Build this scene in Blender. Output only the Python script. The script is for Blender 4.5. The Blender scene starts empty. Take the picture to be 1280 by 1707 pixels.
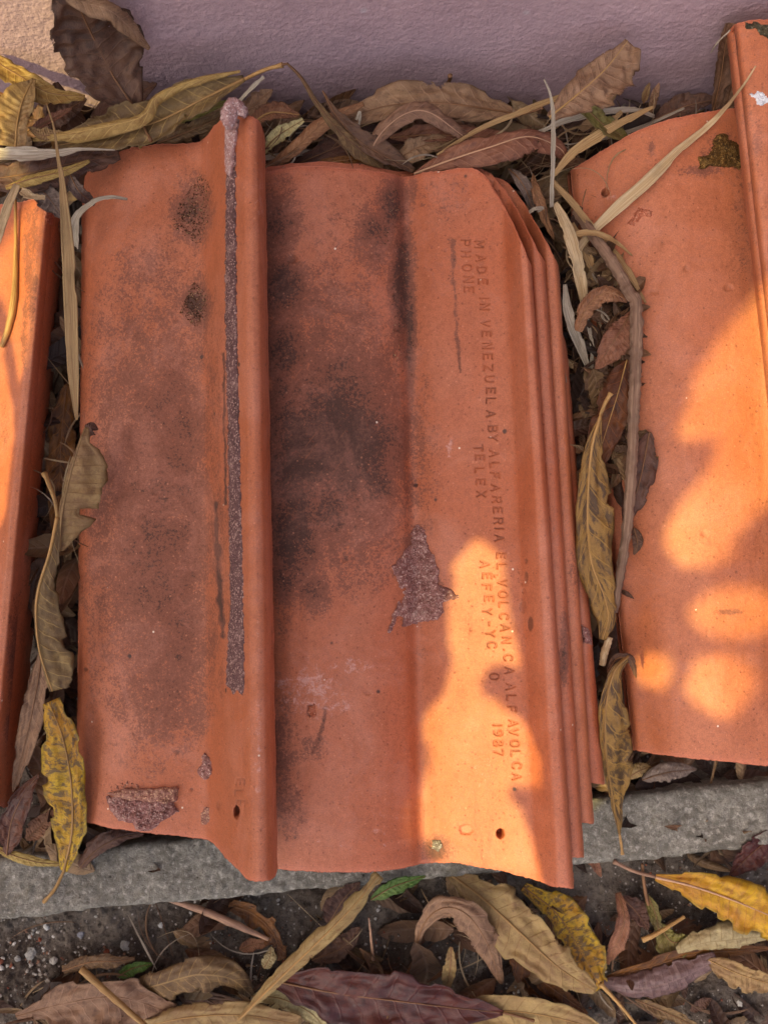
import bpy, math, random
import numpy as np
from mathutils import Vector
from mathutils.bvhtree import BVHTree

# ------------------------------------------------------------------ camera, sky, sun, exposure
D, F, T = 0.55, 1572.0, math.radians(8.0)      # camera distance (m), focal length (photo px), downward lean of the tile stack
CT, ST = math.cos(T), math.sin(T)
scn = bpy.context.scene
COL = scn.collection

def to_world(p):
    p = np.asarray(p, float)
    x, y, h = p[..., 0], p[..., 1], p[..., 2]
    return np.stack([x, y*CT - h*ST, y*ST + h*CT], -1)

def to_work(p):
    p = np.asarray(p, float)
    x, y, z = p[..., 0], p[..., 1], p[..., 2]
    return np.stack([x, y*CT + z*ST, -y*ST + z*CT], -1)

cam = bpy.data.cameras.new('camera')
cam.sensor_fit = 'VERTICAL'; cam.sensor_height = 36; cam.lens = 36*F/1707.0
cam.clip_start = 0.01; cam.clip_end = 100
cam.dof.use_dof = True; cam.dof.focus_distance = 0.535; cam.dof.aperture_fstop = 11
camo = bpy.data.objects.new('camera', cam); COL.objects.link(camo)
camo.location = Vector(to_world([0, 0, D])); camo.rotation_euler = (T, 0, 0)
scn.camera = camo

SUN = np.array([-0.50, -0.36, 0.79]); SUN /= np.linalg.norm(SUN)     # direction towards the sun
elev = math.asin(SUN[2]); azim = math.atan2(SUN[0], SUN[1])          # azimuth from +Y, clockwise
w = bpy.data.worlds.new('World'); scn.world = w; w.use_nodes = True
wn = w.node_tree.nodes; wn.clear()
sky = wn.new('ShaderNodeTexSky'); sky.sky_type = 'NISHITA'; sky.sun_disc = False
sky.sun_elevation = elev; sky.sun_rotation = azim; sky.dust_density = 7.0; sky.air_density = 0.7; sky.ozone_density = 0.3
bg = wn.new('ShaderNodeBackground'); bg.inputs[1].default_value = 0.15
wo = wn.new('ShaderNodeOutputWorld')
w.node_tree.links.new(sky.outputs[0], bg.inputs[0]); w.node_tree.links.new(bg.outputs[0], wo.inputs[0])
sl = bpy.data.lights.new('sun', 'SUN'); sl.energy = 3.1; sl.angle = math.radians(0.5); sl.color = (1.0, 0.80, 0.24)
so = bpy.data.objects.new('sun', sl); COL.objects.link(so)
so.rotation_euler = Vector(SUN).to_track_quat('Z', 'Y').to_euler(); so.location = Vector(SUN)*4
scn.view_settings.view_transform = 'Standard'; scn.view_settings.look = 'None'
scn.view_settings.exposure = 0.95; scn.view_settings.gamma = 1
scn.cycles.use_denoising = True; scn.cycles.denoising_prefilter = 'ACCURATE'
scn.cycles.max_bounces = 8

# ------------------------------------------------------------------ numeric helpers
rng = np.random.default_rng(7)
CAMW = to_world([0, 0, D])
WALL_Y = 0.265

def hsh(ix, iy, seed):
    h = (ix.astype(np.int64)*374761393 + iy.astype(np.int64)*668265263 + seed*974634777) & 0xFFFFFFFF
    h = ((h ^ (h >> 13))*1274126177) & 0xFFFFFFFF
    return ((h ^ (h >> 16)) & 0xFFFF)/65535.0

def vnoise(x, y, seed=0):
    x = np.asarray(x, float); y = np.asarray(y, float)
    x, y = np.broadcast_arrays(x, y)
    ix = np.floor(x); iy = np.floor(y); fx = x-ix; fy = y-iy
    fx = fx*fx*(3-2*fx); fy = fy*fy*(3-2*fy)
    a = hsh(ix, iy, seed); b = hsh(ix+1, iy, seed); c = hsh(ix, iy+1, seed); d = hsh(ix+1, iy+1, seed)
    return (a*(1-fx)+b*fx)*(1-fy) + (c*(1-fx)+d*fx)*fy

def fbm(x, y, seed=0, o=4):
    r = 0; a = .5; s = 0
    for k in range(o):
        r = r + a*vnoise(np.asarray(x)*2**k, np.asarray(y)*2**k, seed+k*17); s += a; a *= .5
    return r/s

def sstep(a, b, x):
    t = np.clip((x-a)/(b-a), 0, 1); return t*t*(3-2*t)

def pix(px, py, h):                       # photo pixel + height (m) above the tile plane -> work frame
    px = np.asarray(px, float); py = np.asarray(py, float); h = np.asarray(h, float)
    d = (D-h)/F
    return np.stack([(px-640)*d, (853.5-py)*d, h + 0*px], -1)

def unpix(P):
    d = (D-P[..., 2])
    return 640+P[..., 0]/d*F, 853.5-P[..., 1]/d*F

def ray(px, py):
    d = to_world([(px-640)/F, (853.5-py)/F, -1.0]); return d

def on_z(px, py, z):                      # world point where the pixel's ray meets height z (m)
    d = ray(px, py); return CAMW + d*((z-CAMW[2])/d[2])

def on_wall(px, py, off):
    d = ray(px, py); return CAMW + d*((WALL_Y-off-CAMW[1])/d[1])

TILE_BVH = []
def on_tile(px, py, off=0.0, which=None, miss=True):
    o = Vector(CAMW); d = Vector(ray(px, py)).normalized(); best = None
    for nm, b in TILE_BVH:
        if which and nm != which: continue
        hit = b.ray_cast(o, d)
        if hit[0] is not None and (best is None or hit[3] < best[1]): best = (hit[0], hit[3])
    if best is None: return on_z(px, py, 0.0) if miss else None
    return np.array(best[0] - d*off)

def point(p):                             # (px, py, z mm) | (px, py, 't', off mm) | (px, py, 'w', off mm) -> world
    if p[2] == 't': return on_tile(p[0], p[1], p[3]/1000)
    if p[2] == 'w': return on_wall(p[0], p[1], p[3]/1000)
    return on_z(p[0], p[1], p[2]/1000)

def catmull(P, n):
    P = np.asarray(P, float)
    if len(P) == 2: return P[0] + np.linspace(0, 1, n)[:, None]*(P[1]-P[0])
    Q = np.vstack([2*P[0]-P[1], P, 2*P[-1]-P[-2]])
    seg = np.linalg.norm(np.diff(P, axis=0), axis=1); cum = np.r_[0, np.cumsum(seg)]
    out = []
    for s in np.linspace(0, cum[-1], n):
        i = min(np.searchsorted(cum, s, 'right')-1, len(P)-2); i = max(i, 0)
        t = (s-cum[i])/max(seg[i], 1e-9)
        a, b, c, d = Q[i:i+4]
        out.append(.5*((2*b)+(c-a)*t+(2*a-5*b+4*c-d)*t*t+(3*b-a-3*c+d)*t**3))
    return np.array(out)

def in_poly(x, y, poly):
    poly = np.asarray(poly, float); x = np.asarray(x); y = np.asarray(y)
    r = np.zeros(np.broadcast(x, y).shape, bool); j = len(poly)-1
    for i in range(len(poly)):
        xi, yi = poly[i]; xj, yj = poly[j]
        c = ((yi > y) != (yj > y)) & (x < (xj-xi)*(y-yi)/((yj-yi) or 1e-12)+xi)
        r ^= c; j = i
    return r

def seg_dist(x, y, a, b):
    a = np.asarray(a, float); b = np.asarray(b, float); ab = b-a
    L = max((ab**2).sum(), 1e-12)
    t = np.clip(((x-a[0])*ab[0]+(y-a[1])*ab[1])/L, 0, 1)
    return np.hypot(x-a[0]-t*ab[0], y-a[1]-t*ab[1])

def poly_dist(x, y, poly):
    d = None
    for i in range(len(poly)):
        e = seg_dist(x, y, poly[i-1], poly[i]); d = e if d is None else np.minimum(d, e)
    return d

# ------------------------------------------------------------------ mesh helpers
def mesh_obj(name, verts, faces, mat, parent=None, origin=None, uv=None, attrs=None, smooth=True, cols=None):
    verts = np.asarray(verts, np.float64)
    if origin is None: origin = verts.mean(0)
    me = bpy.data.meshes.new(name)
    v = (verts-origin).astype(np.float32)
    if isinstance(faces, np.ndarray):
        nf, k = faces.shape
        me.vertices.add(len(v)); me.vertices.foreach_set('co', v.ravel())
        me.loops.add(nf*k); me.loops.foreach_set('vertex_index', faces.ravel().astype(np.int32))
        me.polygons.add(nf)
        me.polygons.foreach_set('loop_start', np.arange(0, nf*k, k, dtype=np.int32))
        me.polygons.foreach_set('loop_total', np.full(nf, k, np.int32))
        me.update(calc_edges=True)
    else:
        me.from_pydata(v.tolist(), [], faces)
    me.polygons.foreach_set('use_smooth', np.full(len(me.polygons), smooth))
    if uv is not None:
        l = me.uv_layers.new(name='UVMap'); idx = np.zeros(len(me.loops), np.int32)
        me.loops.foreach_get('vertex_index', idx)
        l.data.foreach_set('uv', np.asarray(uv, np.float32)[idx].ravel())
    for k, a in (attrs or {}).items():
        at = me.attributes.new(k, 'FLOAT', 'POINT'); at.data.foreach_set('value', np.asarray(a, np.float32).ravel())
    if cols is not None:
        at = me.attributes.new('tint', 'FLOAT_COLOR', 'POINT')
        at.data.foreach_set('color', np.hstack([cols, np.ones((len(cols), 1))]).astype(np.float32).ravel())
    me.materials.append(mat)
    o = bpy.data.objects.new(name, me); COL.objects.link(o)
    if parent is not None:
        o.parent = parent; o.location = Vector(origin) - parent.location
    else: o.location = Vector(origin)
    return o

def tag(o, label, cat, group=None, kind=None):
    o['label'] = label; o['category'] = cat
    if group: o['group'] = group
    if kind: o['kind'] = kind
    return o

def grid_faces(nr, nc, off=0):
    i = np.arange(nr-1)[:, None]*nc + np.arange(nc-1)[None, :] + off
    return np.stack([i, i+1, i+nc+1, i+nc], -1).reshape(-1, 4)

def tube_geo(P, R, n=8, bump=0, seed=0):
    P = np.asarray(P, float); m = len(P); R = np.broadcast_to(np.asarray(R, float), (m,))
    tg = np.gradient(P, axis=0); tg /= np.linalg.norm(tg, axis=1)[:, None]+1e-12
    ref = np.array([.31, .2, .93]); V = []
    for i in range(m):
        a = np.cross(tg[i], ref); a /= np.linalg.norm(a)+1e-12; b = np.cross(tg[i], a)
        for k in range(n):
            an = 2*math.pi*k/n
            r = R[i]*(1+bump*(float(vnoise(i*.5, k*1.3, seed))-.5))
            V.append(P[i]+r*(math.cos(an)*a+math.sin(an)*b))
    Fc = []
    for i in range(m-1):
        for k in range(n):
            Fc.append((i*n+k, i*n+(k+1) % n, (i+1)*n+(k+1) % n, (i+1)*n+k))
    Fc.append(tuple(range(n))[::-1]); Fc.append(tuple((m-1)*n+k for k in range(n)))
    return np.array(V), Fc

# ------------------------------------------------------------------ node helpers
class NT:
    def __init__(s, name):
        s.m = bpy.data.materials.new(name); s.m.use_nodes = True
        s.t = s.m.node_tree; s.t.nodes.clear()
        s.out = s.t.nodes.new('ShaderNodeOutputMaterial')
    def put(s, sock, v):
        if v is None: return
        if isinstance(v, bpy.types.NodeSocket): s.t.links.new(v, sock)
        elif isinstance(v, (tuple, list)):
            sock.default_value = tuple(v)+(1,) if (len(v) == 3 and sock.type == 'RGBA') else tuple(v)
        else: sock.default_value = v
    def math(s, op, a, b=None, c=None, clamp=False):
        n = s.t.nodes.new('ShaderNodeMath'); n.operation = op; n.use_clamp = clamp
        for i, v in enumerate((a, b, c)): s.put(n.inputs[i], v)
        return n.outputs[0]
    def vec(s, x, y, z=0.0):
        n = s.t.nodes.new('ShaderNodeCombineXYZ')
        for i, v in enumerate((x, y, z)): s.put(n.inputs[i], v)
        return n.outputs[0]
    def sep(s, v):
        n = s.t.nodes.new('ShaderNodeSeparateXYZ'); s.put(n.inputs[0], v); return n.outputs
    def mix(s, f, a, b, mode='MIX'):
        n = s.t.nodes.new('ShaderNodeMix'); n.data_type = 'RGBA'; n.blend_type = mode; n.clamp_factor = True
        s.put(n.inputs[0], f); s.put(n.inputs[6], a); s.put(n.inputs[7], b); return n.outputs[2]
    def noise(s, v, scale, detail=4, rough=.6, dist=0):
        n = s.t.nodes.new('ShaderNodeTexNoise'); s.put(n.inputs['Vector'], v)
        n.inputs['Scale'].default_value = scale; n.inputs['Detail'].default_value = detail
        n.inputs['Roughness'].default_value = rough; n.inputs['Distortion'].default_value = dist
        return n.outputs[0]
    def voro(s, v, scale, feature='F1', rand=1.0):
        n = s.t.nodes.new('ShaderNodeTexVoronoi'); n.feature = feature; s.put(n.inputs['Vector'], v)
        n.inputs['Scale'].default_value = scale
        if 'Randomness' in n.inputs: n.inputs['Randomness'].default_value = rand
        return n
    def step(s, v, a, b):
        n = s.t.nodes.new('ShaderNodeMapRange'); n.interpolation_type = 'SMOOTHSTEP'
        s.put(n.inputs[0], v); s.put(n.inputs[1], a); s.put(n.inputs[2], b)
        n.inputs[3].default_value = 0; n.inputs[4].default_value = 1; return n.outputs[0]
    def attr(s, name, out='Fac'):
        n = s.t.nodes.new('ShaderNodeAttribute'); n.attribute_name = name; return n.outputs[out]
    def coord(s, which='Object'):
        return s.t.nodes.new('ShaderNodeTexCoord').outputs[which]
    def rand(s):
        return s.t.nodes.new('ShaderNodeObjectInfo').outputs['Random']
    def hsv(s, c, h=.5, sa=1.0, v=1.0):
        n = s.t.nodes.new('ShaderNodeHueSaturation'); s.put(n.inputs[0], h); s.put(n.inputs[1], sa); s.put(n.inputs[2], v)
        s.put(n.inputs[4], c); return n.outputs[0]
    def bump(s, h, strength, dist, nrm=None):
        n = s.t.nodes.new('ShaderNodeBump'); n.inputs['Strength'].default_value = strength
        n.inputs['Distance'].default_value = dist; s.put(n.inputs['Height'], h)
        if nrm is not None: s.put(n.inputs['Normal'], nrm)
        return n.outputs[0]
    def bsdf(s, col, rough, nrm=None, spec=.4, trans=0.0, tcol=None, coat=0.0):
        p = s.t.nodes.new('ShaderNodeBsdfPrincipled')
        s.put(p.inputs['Base Color'], col); s.put(p.inputs['Roughness'], rough)
        p.inputs['Specular IOR Level'].default_value = spec
        s.put(p.inputs['Coat Weight'], coat); p.inputs['Coat Roughness'].default_value = .3
        if nrm is not None: s.put(p.inputs['Normal'], nrm)
        o = p.outputs[0]
        if trans:
            t = s.t.nodes.new('ShaderNodeBsdfTranslucent'); s.put(t.inputs[0], tcol if tcol is not None else col)
            mx = s.t.nodes.new('ShaderNodeMixShader'); mx.inputs[0].default_value = trans
            s.t.links.new(o, mx.inputs[1]); s.t.links.new(t.outputs[0], mx.inputs[2]); o = mx.outputs[0]
        s.t.links.new(o, s.out.inputs[0]); return s.m

def lin(r, g, b):
    f = lambda c: (c/255/12.92) if c/255 <= .04045 else ((c/255+.055)/1.055)**2.4
    return (f(r), f(g), f(b))

# ------------------------------------------------------------------ materials
def tile_material(name, base, dusty, gloss=.52):
    m = NT(name); o = m.coord()
    big = m.noise(o, 14, 4, .55, .4); mid = m.noise(o, 70, 5, .6, .3); fine = m.noise(o, 420, 4, .7)
    vf = m.noise(o, 1500, 2, .6)
    x, y, z = m.sep(o)
    streak = m.noise(m.vec(m.math('MULTIPLY', x, 160), m.math('MULTIPLY', y, 9), 0), 1.0, 4, .6, .4)
    c = m.mix(m.step(big, .38, .66), base, dusty)
    c = m.mix(m.math('MULTIPLY', m.step(mid, .45, .7), .35), c, tuple(k*.72 for k in base))
    c = m.mix(m.math('MULTIPLY', m.step(streak, .52, .72), .30), c, (base[0]*1.12, base[1]*1.25, base[2]*1.3))
    c = m.mix(m.math('MULTIPLY', m.step(fine, .48, .62), .38), c, (base[0]*.6, base[1]*.55, base[2]*.6))
    # brownish weathering and soot with ragged edges
    soot = m.attr('soot')
    n1 = m.noise(o, 80, 8, .78, .3); n2 = m.noise(o, 640, 4, .8)
    nn = m.math('ADD', m.math('MULTIPLY', n1, .45), m.math('MULTIPLY', n2, .55))
    sm = m.math('MULTIPLY_ADD', m.math('SUBTRACT', nn, .5), 3.6, soot)
    sm = m.math('MULTIPLY', sm, m.step(soot, .02, .25))
    c = m.mix(m.math('MULTIPLY', m.step(sm, .20, .55), .84), c, lin(116, 70, 54))
    c = m.mix(m.math('MULTIPLY', m.step(sm, .74, 1.10), .80), c, lin(58, 41, 35))
    pv = m.voro(o, 520); pr = m.sep(pv.outputs['Color'])
    clus = m.noise(o, 28, 4, .6)
    pore = m.math('MULTIPLY', m.step(m.math('ADD', pv.outputs['Distance'], m.math('MULTIPLY', pr[2], .22)), .48, .24), m.math('GREATER_THAN', m.math('ADD', pr[0], m.math('MULTIPLY', clus, .5)), 1.09))
    c = m.mix(m.math('MULTIPLY', pore, .55), c, (base[0]*.42, base[1]*.40, base[2]*.5))
    spk = m.math('MULTIPLY', m.step(m.math('ADD', pv.outputs['Distance'], m.math('MULTIPLY', pr[0], .25)), .42, .20), m.math('GREATER_THAN', m.math('ADD', pr[1], m.math('MULTIPLY', clus, .4)), 1.10))
    c = m.mix(m.math('MULTIPLY', spk, .4), c, (.66, .27, .15))
    # dusty bloom, brush scratches
    bl = m.noise(o, 22, 5, .7, 1.0)
    c = m.mix(m.math('MULTIPLY', m.step(m.math('MULTIPLY_ADD', fine, .35, bl), .62, .85), .22), c, lin(205, 138, 116))
    sx = m.math('ADD', m.math('MULTIPLY', x, .62), m.math('MULTIPLY', y, .78)); sy = m.math('SUBTRACT', m.math('MULTIPLY', x, .78), m.math('MULTIPLY', y, .62))
    scr = m.noise(m.vec(m.math('MULTIPLY', sx, 16), m.math('MULTIPLY', sy, 520), 0), 1.0, 3, .6, .2)
    scm = m.math('MULTIPLY', m.step(scr, .60, .72), m.step(mid, .48, .62))
    c = m.mix(m.math('MULTIPLY', scm, .30), c, (base[0]*1.25, base[1]*1.5, base[2]*1.7))
    # pale lime residue
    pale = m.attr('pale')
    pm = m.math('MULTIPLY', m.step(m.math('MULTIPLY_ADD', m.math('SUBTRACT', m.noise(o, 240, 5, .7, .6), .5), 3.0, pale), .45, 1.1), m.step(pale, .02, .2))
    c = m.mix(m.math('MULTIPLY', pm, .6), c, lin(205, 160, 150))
    # dirt caught in grooves and pits
    g = m.attr('groove')
    gn = m.noise(o, 45, 2, .5)
    c = m.mix(m.math('MULTIPLY', g, m.math('MULTIPLY_ADD', m.step(gn, .46, .62), .40, .12)), c, lin(78, 46, 36))
    # broken edge: raw fired clay
    e = m.attr('raw')
    c = m.mix(m.math('MULTIPLY', e, m.math('MULTIPLY_ADD', fine, .8, .35)), c, lin(196, 112, 84))
    # tiny white and dark flecks
    v = m.voro(o, 170); d = v.outputs['Distance']; r = m.sep(v.outputs['Color'])[0]
    sp = m.math('MULTIPLY', m.step(d, .13, .07), m.math('GREATER_THAN', r, .962))
    c = m.mix(sp, c, lin(225, 205, 185))
    v2 = m.voro(o, 110); d2 = v2.outputs['Distance']; r2 = m.sep(v2.outputs['Color'])[1]
    sp2 = m.math('MULTIPLY', m.step(m.math('MULTIPLY_ADD', fine, .12, d2), .26, .15), m.math('GREATER_THAN', r2, .965))
    c = m.mix(m.math('MULTIPLY', sp2, .85), c, lin(48, 38, 36))
    c = m.hsv(c, .5, 1.0, m.math('MULTIPLY_ADD', m.step(vf, .3, .7), .30, .85))
    h = m.math('ADD', m.math('MULTIPLY', fine, .5), m.math('ADD', m.math('MULTIPLY', streak, .5), m.math('MULTIPLY', n1, .4)))
    h = m.math('SUBTRACT', h, m.math('ADD', m.math('MULTIPLY', sp2, .6), m.math('MULTIPLY', pore, .5)))
    nrm = m.bump(h, .5, .0006); nrm = m.bump(vf, .45, .0003, nrm)
    ro = m.math('ADD', gloss, m.math('MULTIPLY_ADD', mid, .18, m.math('MULTIPLY', m.step(sm, .2, .9), .25)))
    return m.bsdf(c, ro, nrm, .45)

MT_A = tile_material('terracotta_soot', (.42, .118, .046), (.44, .142, .068), .45)
MT_B = tile_material('terracotta_orange', (.43, .118, .048), (.45, .145, .072), .44)
MT_C = tile_material('terracotta_clean', (.45, .136, .055), (.47, .158, .074), .45)
MT_E = tile_material('terracotta_glossy', (.44, .125, .045), (.46, .15, .07), .42)

def mortar_material(name, c1, c2, c3, dark=.5):
    m = NT(name); o = m.coord()
    a = m.noise(o, 380, 4, .7); b = m.noise(o, 1600, 3, .8); v = m.voro(o, 1300); r = m.sep(v.outputs['Color'])[0]
    big = m.noise(o, 110, 5, .7, .5)
    c = m.mix(m.step(a, .35, .65), c1, c2)
    c = m.mix(m.math('MULTIPLY', m.step(big, .50, .64), .55), c, tuple(k*.50 for k in c1))
    c = m.mix(m.math('MULTIPLY', m.step(big, .46, .36), .45), c, c3)
    c = m.mix(m.math('MULTIPLY', m.step(b, .5, .66), dark), c, tuple(k*.3 for k in c1))
    c = m.mix(m.math('MULTIPLY', m.math('GREATER_THAN', r, .86), .8), c, c3)
    nrm = m.bump(m.math('ADD', b, m.math('MULTIPLY', v.outputs['Distance'], 1.2)), .8, .0008)
    return m.bsdf(c, .9, nrm, .2)
M_MORTAR = mortar_material('mortar_mauve', lin(150, 100, 92), lin(172, 126, 118), lin(212, 178, 165), .75)
M_MORTAR_D = mortar_material('mortar_dark', lin(112, 82, 81), lin(130, 97, 95), lin(196, 160, 150), .85)
M_MORTAR_P = mortar_material('mortar_pink', lin(188, 142, 136), lin(198, 160, 155), lin(226, 204, 200), .45)
M_CRUST = mortar_material('mortar_crust', lin(164, 112, 96), lin(178, 130, 114), lin(222, 180, 146), .5)
M_GRIT = mortar_material('black_grit', lin(84, 62, 50), lin(126, 82, 60), lin(206, 170, 130), .8)
M_MOSS = mortar_material('dry_moss', lin(120, 86, 40), lin(70, 52, 30), lin(160, 125, 70), 1.0)
M_LICHEN = mortar_material('dark_lichen', lin(72, 72, 58), lin(96, 80, 58), lin(120, 116, 96), .8)
M_PAINT = mortar_material('white_paint', lin(215, 215, 222), lin(235, 235, 240), lin(245, 245, 245), .1)
M_SOOT = mortar_material('soot_clump', lin(112, 100, 92), lin(140, 130, 122), lin(190, 182, 172), .7)
M_CHIP = mortar_material('raw_clay', lin(196, 120, 92), lin(178, 98, 70), lin(214, 150, 120), .4)

def leaf_material(name, c1, c2, spot, vein, N=13, slant=1.1, mott=.5, streak=1.0, rough=.5, trans=.16, edge=None, veinamt=.6, ret=.35, spots=.4, torn=.0):
    m = NT(name); o = m.coord(); u, vv, _ = m.sep(m.coord('UV'))
    v = m.math('MULTIPLY_ADD', vv, 2, -1); av = m.math('ABSOLUTE', v)
    wob = m.noise(o, 60, 2, .5)
    wq = m.math('ADD', m.math('MULTIPLY_ADD', u, N, m.math('MULTIPLY', m.math('POWER', av, .8), -slant)), m.math('MULTIPLY', wob, .55))
    side = m.math('MULTIPLY', m.math('GREATER_THAN', v, 0), .43)
    wq = m.math('ADD', wq, side)
    fr = m.math('ABSOLUTE', m.math('MULTIPLY_ADD', m.math('FRACT', wq), 2, -1))
    vm = m.math('MULTIPLY', m.step(fr, .86, .98), m.step(av, 1.02, .7))
    rb = m.step(av, .06, .02)
    rnd = m.rand()
    n1 = m.noise(o, 38, 5, .6, .6)
    n2 = m.noise(m.vec(m.math('MULTIPLY', wq, streak), m.math('MULTIPLY', av, 1.6), m.math('MULTIPLY', rnd, 40)), 1.6, 5, .65, .3)
    n3 = m.noise(o, 700, 4, .8); n4 = m.noise(o, 150, 5, .7, .5)
    c = m.mix(m.step(n1, .36, .64), c1, c2)
    c = m.mix(m.math('MULTIPLY', m.step(n4, .50, .66), .5), c, spot)
    c = m.mix(m.math('MULTIPLY', m.step(n4, .47, .34), .35), c, vein)
    c = m.mix(m.math('MULTIPLY', m.step(n2, .52-.05*(mott > .8), .66-.08*(mott > .8)), mott), c, spot)
    c = m.mix(m.math('MULTIPLY', m.step(n3, .54, .66), spots*.9), c, tuple(k*.45 for k in c1))
    vo = m.voro(o, 300); rr = m.sep(vo.outputs['Color'])[0]
    sp = m.math('MULTIPLY', m.step(vo.outputs['Distance'], .3, .1), m.math('GREATER_THAN', rr, .93))
    c = m.mix(m.math('MULTIPLY', sp, spots), c, tuple(k*.35 for k in spot))
    c = m.mix(m.math('MULTIPLY', m.math('MAXIMUM', vm, rb), veinamt), c, vein)
    c = m.mix(m.math('MULTIPLY', m.step(m.math('MULTIPLY_ADD', n3, .25, av), .88, 1.12), .55), c, edge or tuple(k*.55 for k in c1))
    rt = m.voro(o, 900, 'DISTANCE_TO_EDGE').outputs['Distance']
    c = m.mix(m.math('MULTIPLY', m.step(rt, .10, .0), ret*.4), c, tuple(k*.6 for k in c1))
    c = m.hsv(c, m.math('MULTIPLY_ADD', rnd, .02, .49), 1.0, m.math('MULTIPLY_ADD', rnd, .35, .82))
    h = m.math('ADD', m.math('MULTIPLY', vm, .9), m.math('ADD', m.math('MULTIPLY', n3, .35), m.math('MULTIPLY', m.step(rt, 0, .2), ret)))
    h = m.math('ADD', h, m.math('MULTIPLY', fr, .8))
    nrm = m.bump(h, .45, .0007)
    r_ = m.bsdf(c, m.math('MULTIPLY_ADD', n1, .2, rough-.08), nrm, .4, trans, c)
    if torn:                                   # insect holes and crumbled margins
        hn = m.math('ADD', m.math('MULTIPLY', m.noise(o, 75, 3, .6), .62), m.math('MULTIPLY', n3, .38))
        hv = m.math('ADD', hn, m.math('MULTIPLY', m.math('POWER', av, 6.0), .13))
        tr = m.t.nodes.new('ShaderNodeBsdfTransparent'); mx = m.t.nodes.new('ShaderNodeMixShader')
        m.t.links.new(m.math('GREATER_THAN', hv, torn), mx.inputs[0])
        m.t.links.new(m.out.inputs[0].links[0].from_socket, mx.inputs[1]); m.t.links.new(tr.outputs[0], mx.inputs[2])
        m.t.links.new(mx.outputs[0], m.out.inputs[0])
    return r_

L = {}
L['brown'] = leaf_material('leaf_brown', lin(132, 98, 74), lin(154, 118, 90), lin(88, 58, 46), lin(165, 128, 104), 12, 1.1, .55, .8, .55, torn=.655)
L['dark'] = leaf_material('leaf_dark_brown', lin(94, 64, 50), lin(112, 78, 60), lin(52, 34, 28), lin(112, 78, 58), 11, 1.0, .6, .8, .5, torn=.655)
L['red'] = leaf_material('leaf_red_brown', lin(136, 90, 62), lin(158, 110, 78), lin(96, 58, 46), lin(186, 138, 106), 15, 1.6, .4, .8, .5, torn=.655)
L['olive'] = leaf_material('leaf_olive', lin(124, 96, 60), lin(102, 76, 50), lin(80, 56, 38), lin(176, 142, 90), 13, 1.2, .5, .9, .52, torn=.655)
L['green'] = leaf_material('leaf_olive_green', lin(126, 120, 56), lin(112, 92, 48), lin(84, 66, 40), lin(170, 158, 84), 12, 1.2, .4, .9, .5)
L['tan'] = leaf_material('leaf_tan', lin(166, 136, 88), lin(144, 112, 74), lin(120, 84, 60), lin(128, 92, 56), 14, .9, .45, .8, .55, .16, None, .55, torn=.655)
L['mottle'] = leaf_material('leaf_mottled', lin(172, 134, 66), lin(150, 116, 60), lin(84, 64, 48), lin(198, 158, 78), 11, 1.3, .9, .9, .5, torn=.655)
L['yellow'] = leaf_material('leaf_yellow', lin(196, 154, 34), lin(172, 116, 32), lin(84, 62, 50), lin(176, 120, 40), 15, .35, .85, 1.1, .45, .16, lin(130, 110, 40), .3)
L['bright'] = leaf_material('leaf_bright_yellow', lin(212, 168, 30), lin(190, 134, 32), lin(134, 86, 36), lin(178, 112, 70), 14, .8, .5, .8, .45, .16, lin(120, 110, 40), .4)
L['maroon'] = leaf_material('leaf_maroon', lin(74, 34, 28), lin(96, 50, 32), lin(50, 24, 24), lin(104, 56, 42), 11, .7, .5, .7, .3, .05, None, .4)
L['ochre'] = leaf_material('leaf_ochre', lin(176, 146, 84), lin(148, 116, 62), lin(116, 76, 36), lin(214, 180, 110), 12, 1.1, .55, .8, .55)
L['amber'] = leaf_material('leaf_amber_brown', lin(126, 78, 30), lin(92, 54, 28), lin(56, 34, 24), lin(150, 96, 48), 10, 1.0, .7, .7, .45, torn=.655)
L['grey'] = leaf_material('leaf_grey', lin(126, 106, 94), lin(104, 86, 76), lin(78, 64, 60), lin(158, 138, 122), 9, .9, .5, .8, .6, torn=.655)
L['purple'] = leaf_material('leaf_purple_grey', lin(112, 86, 84), lin(94, 70, 68), lin(70, 48, 46), lin(130, 102, 96), 14, .2, .5, .8, .32, .05)
L['cream'] = leaf_material('leaf_cream', lin(190, 176, 128), lin(168, 148, 98), lin(124, 104, 72), lin(142, 120, 76), 9, .3, .4, .8, .55, torn=.655)
L['leafgreen'] = leaf_material('leaf_green', lin(74, 104, 36), lin(92, 112, 44), lin(62, 74, 32), lin(130, 142, 70), 10, 1.0, .3, .8, .45)

def straw_material(name, c1, c2, c3, rough=.5, trans=.12):
    m = NT(name); o = m.coord(); u, v, _ = m.sep(m.coord('UV')); rnd = m.rand()
    s = m.noise(m.vec(m.math('MULTIPLY', u, 2.5), m.math('MULTIPLY', v, 9), m.math('MULTIPLY', rnd, 30)), 1.4, 4, .6)
    t = m.noise(m.vec(m.math('MULTIPLY', u, 5), m.math('MULTIPLY', v, 26), m.math('MULTIPLY', rnd, 20)), 1.4, 3, .7)
    b = m.noise(o, 60, 4, .6); f = m.noise(o, 500, 3, .7)
    c = m.mix(m.step(s, .4, .62), c1, c2); c = m.mix(m.math('MULTIPLY', m.step(t, .52, .68), .6), c, c3)
    c = m.mix(m.math('MULTIPLY', m.step(b, .5, .7), .45), c, tuple(k*.5 for k in c1))
    c = m.mix(m.math('MULTIPLY', m.step(f, .6, .75), .4), c, c3)
    c = m.hsv(c, .5, 1.0, m.math('MULTIPLY_ADD', rnd, .3, .85))
    return m.bsdf(c, rough, m.bump(m.math('ADD', s, t), .5, .0006), .4, trans, c)
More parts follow.
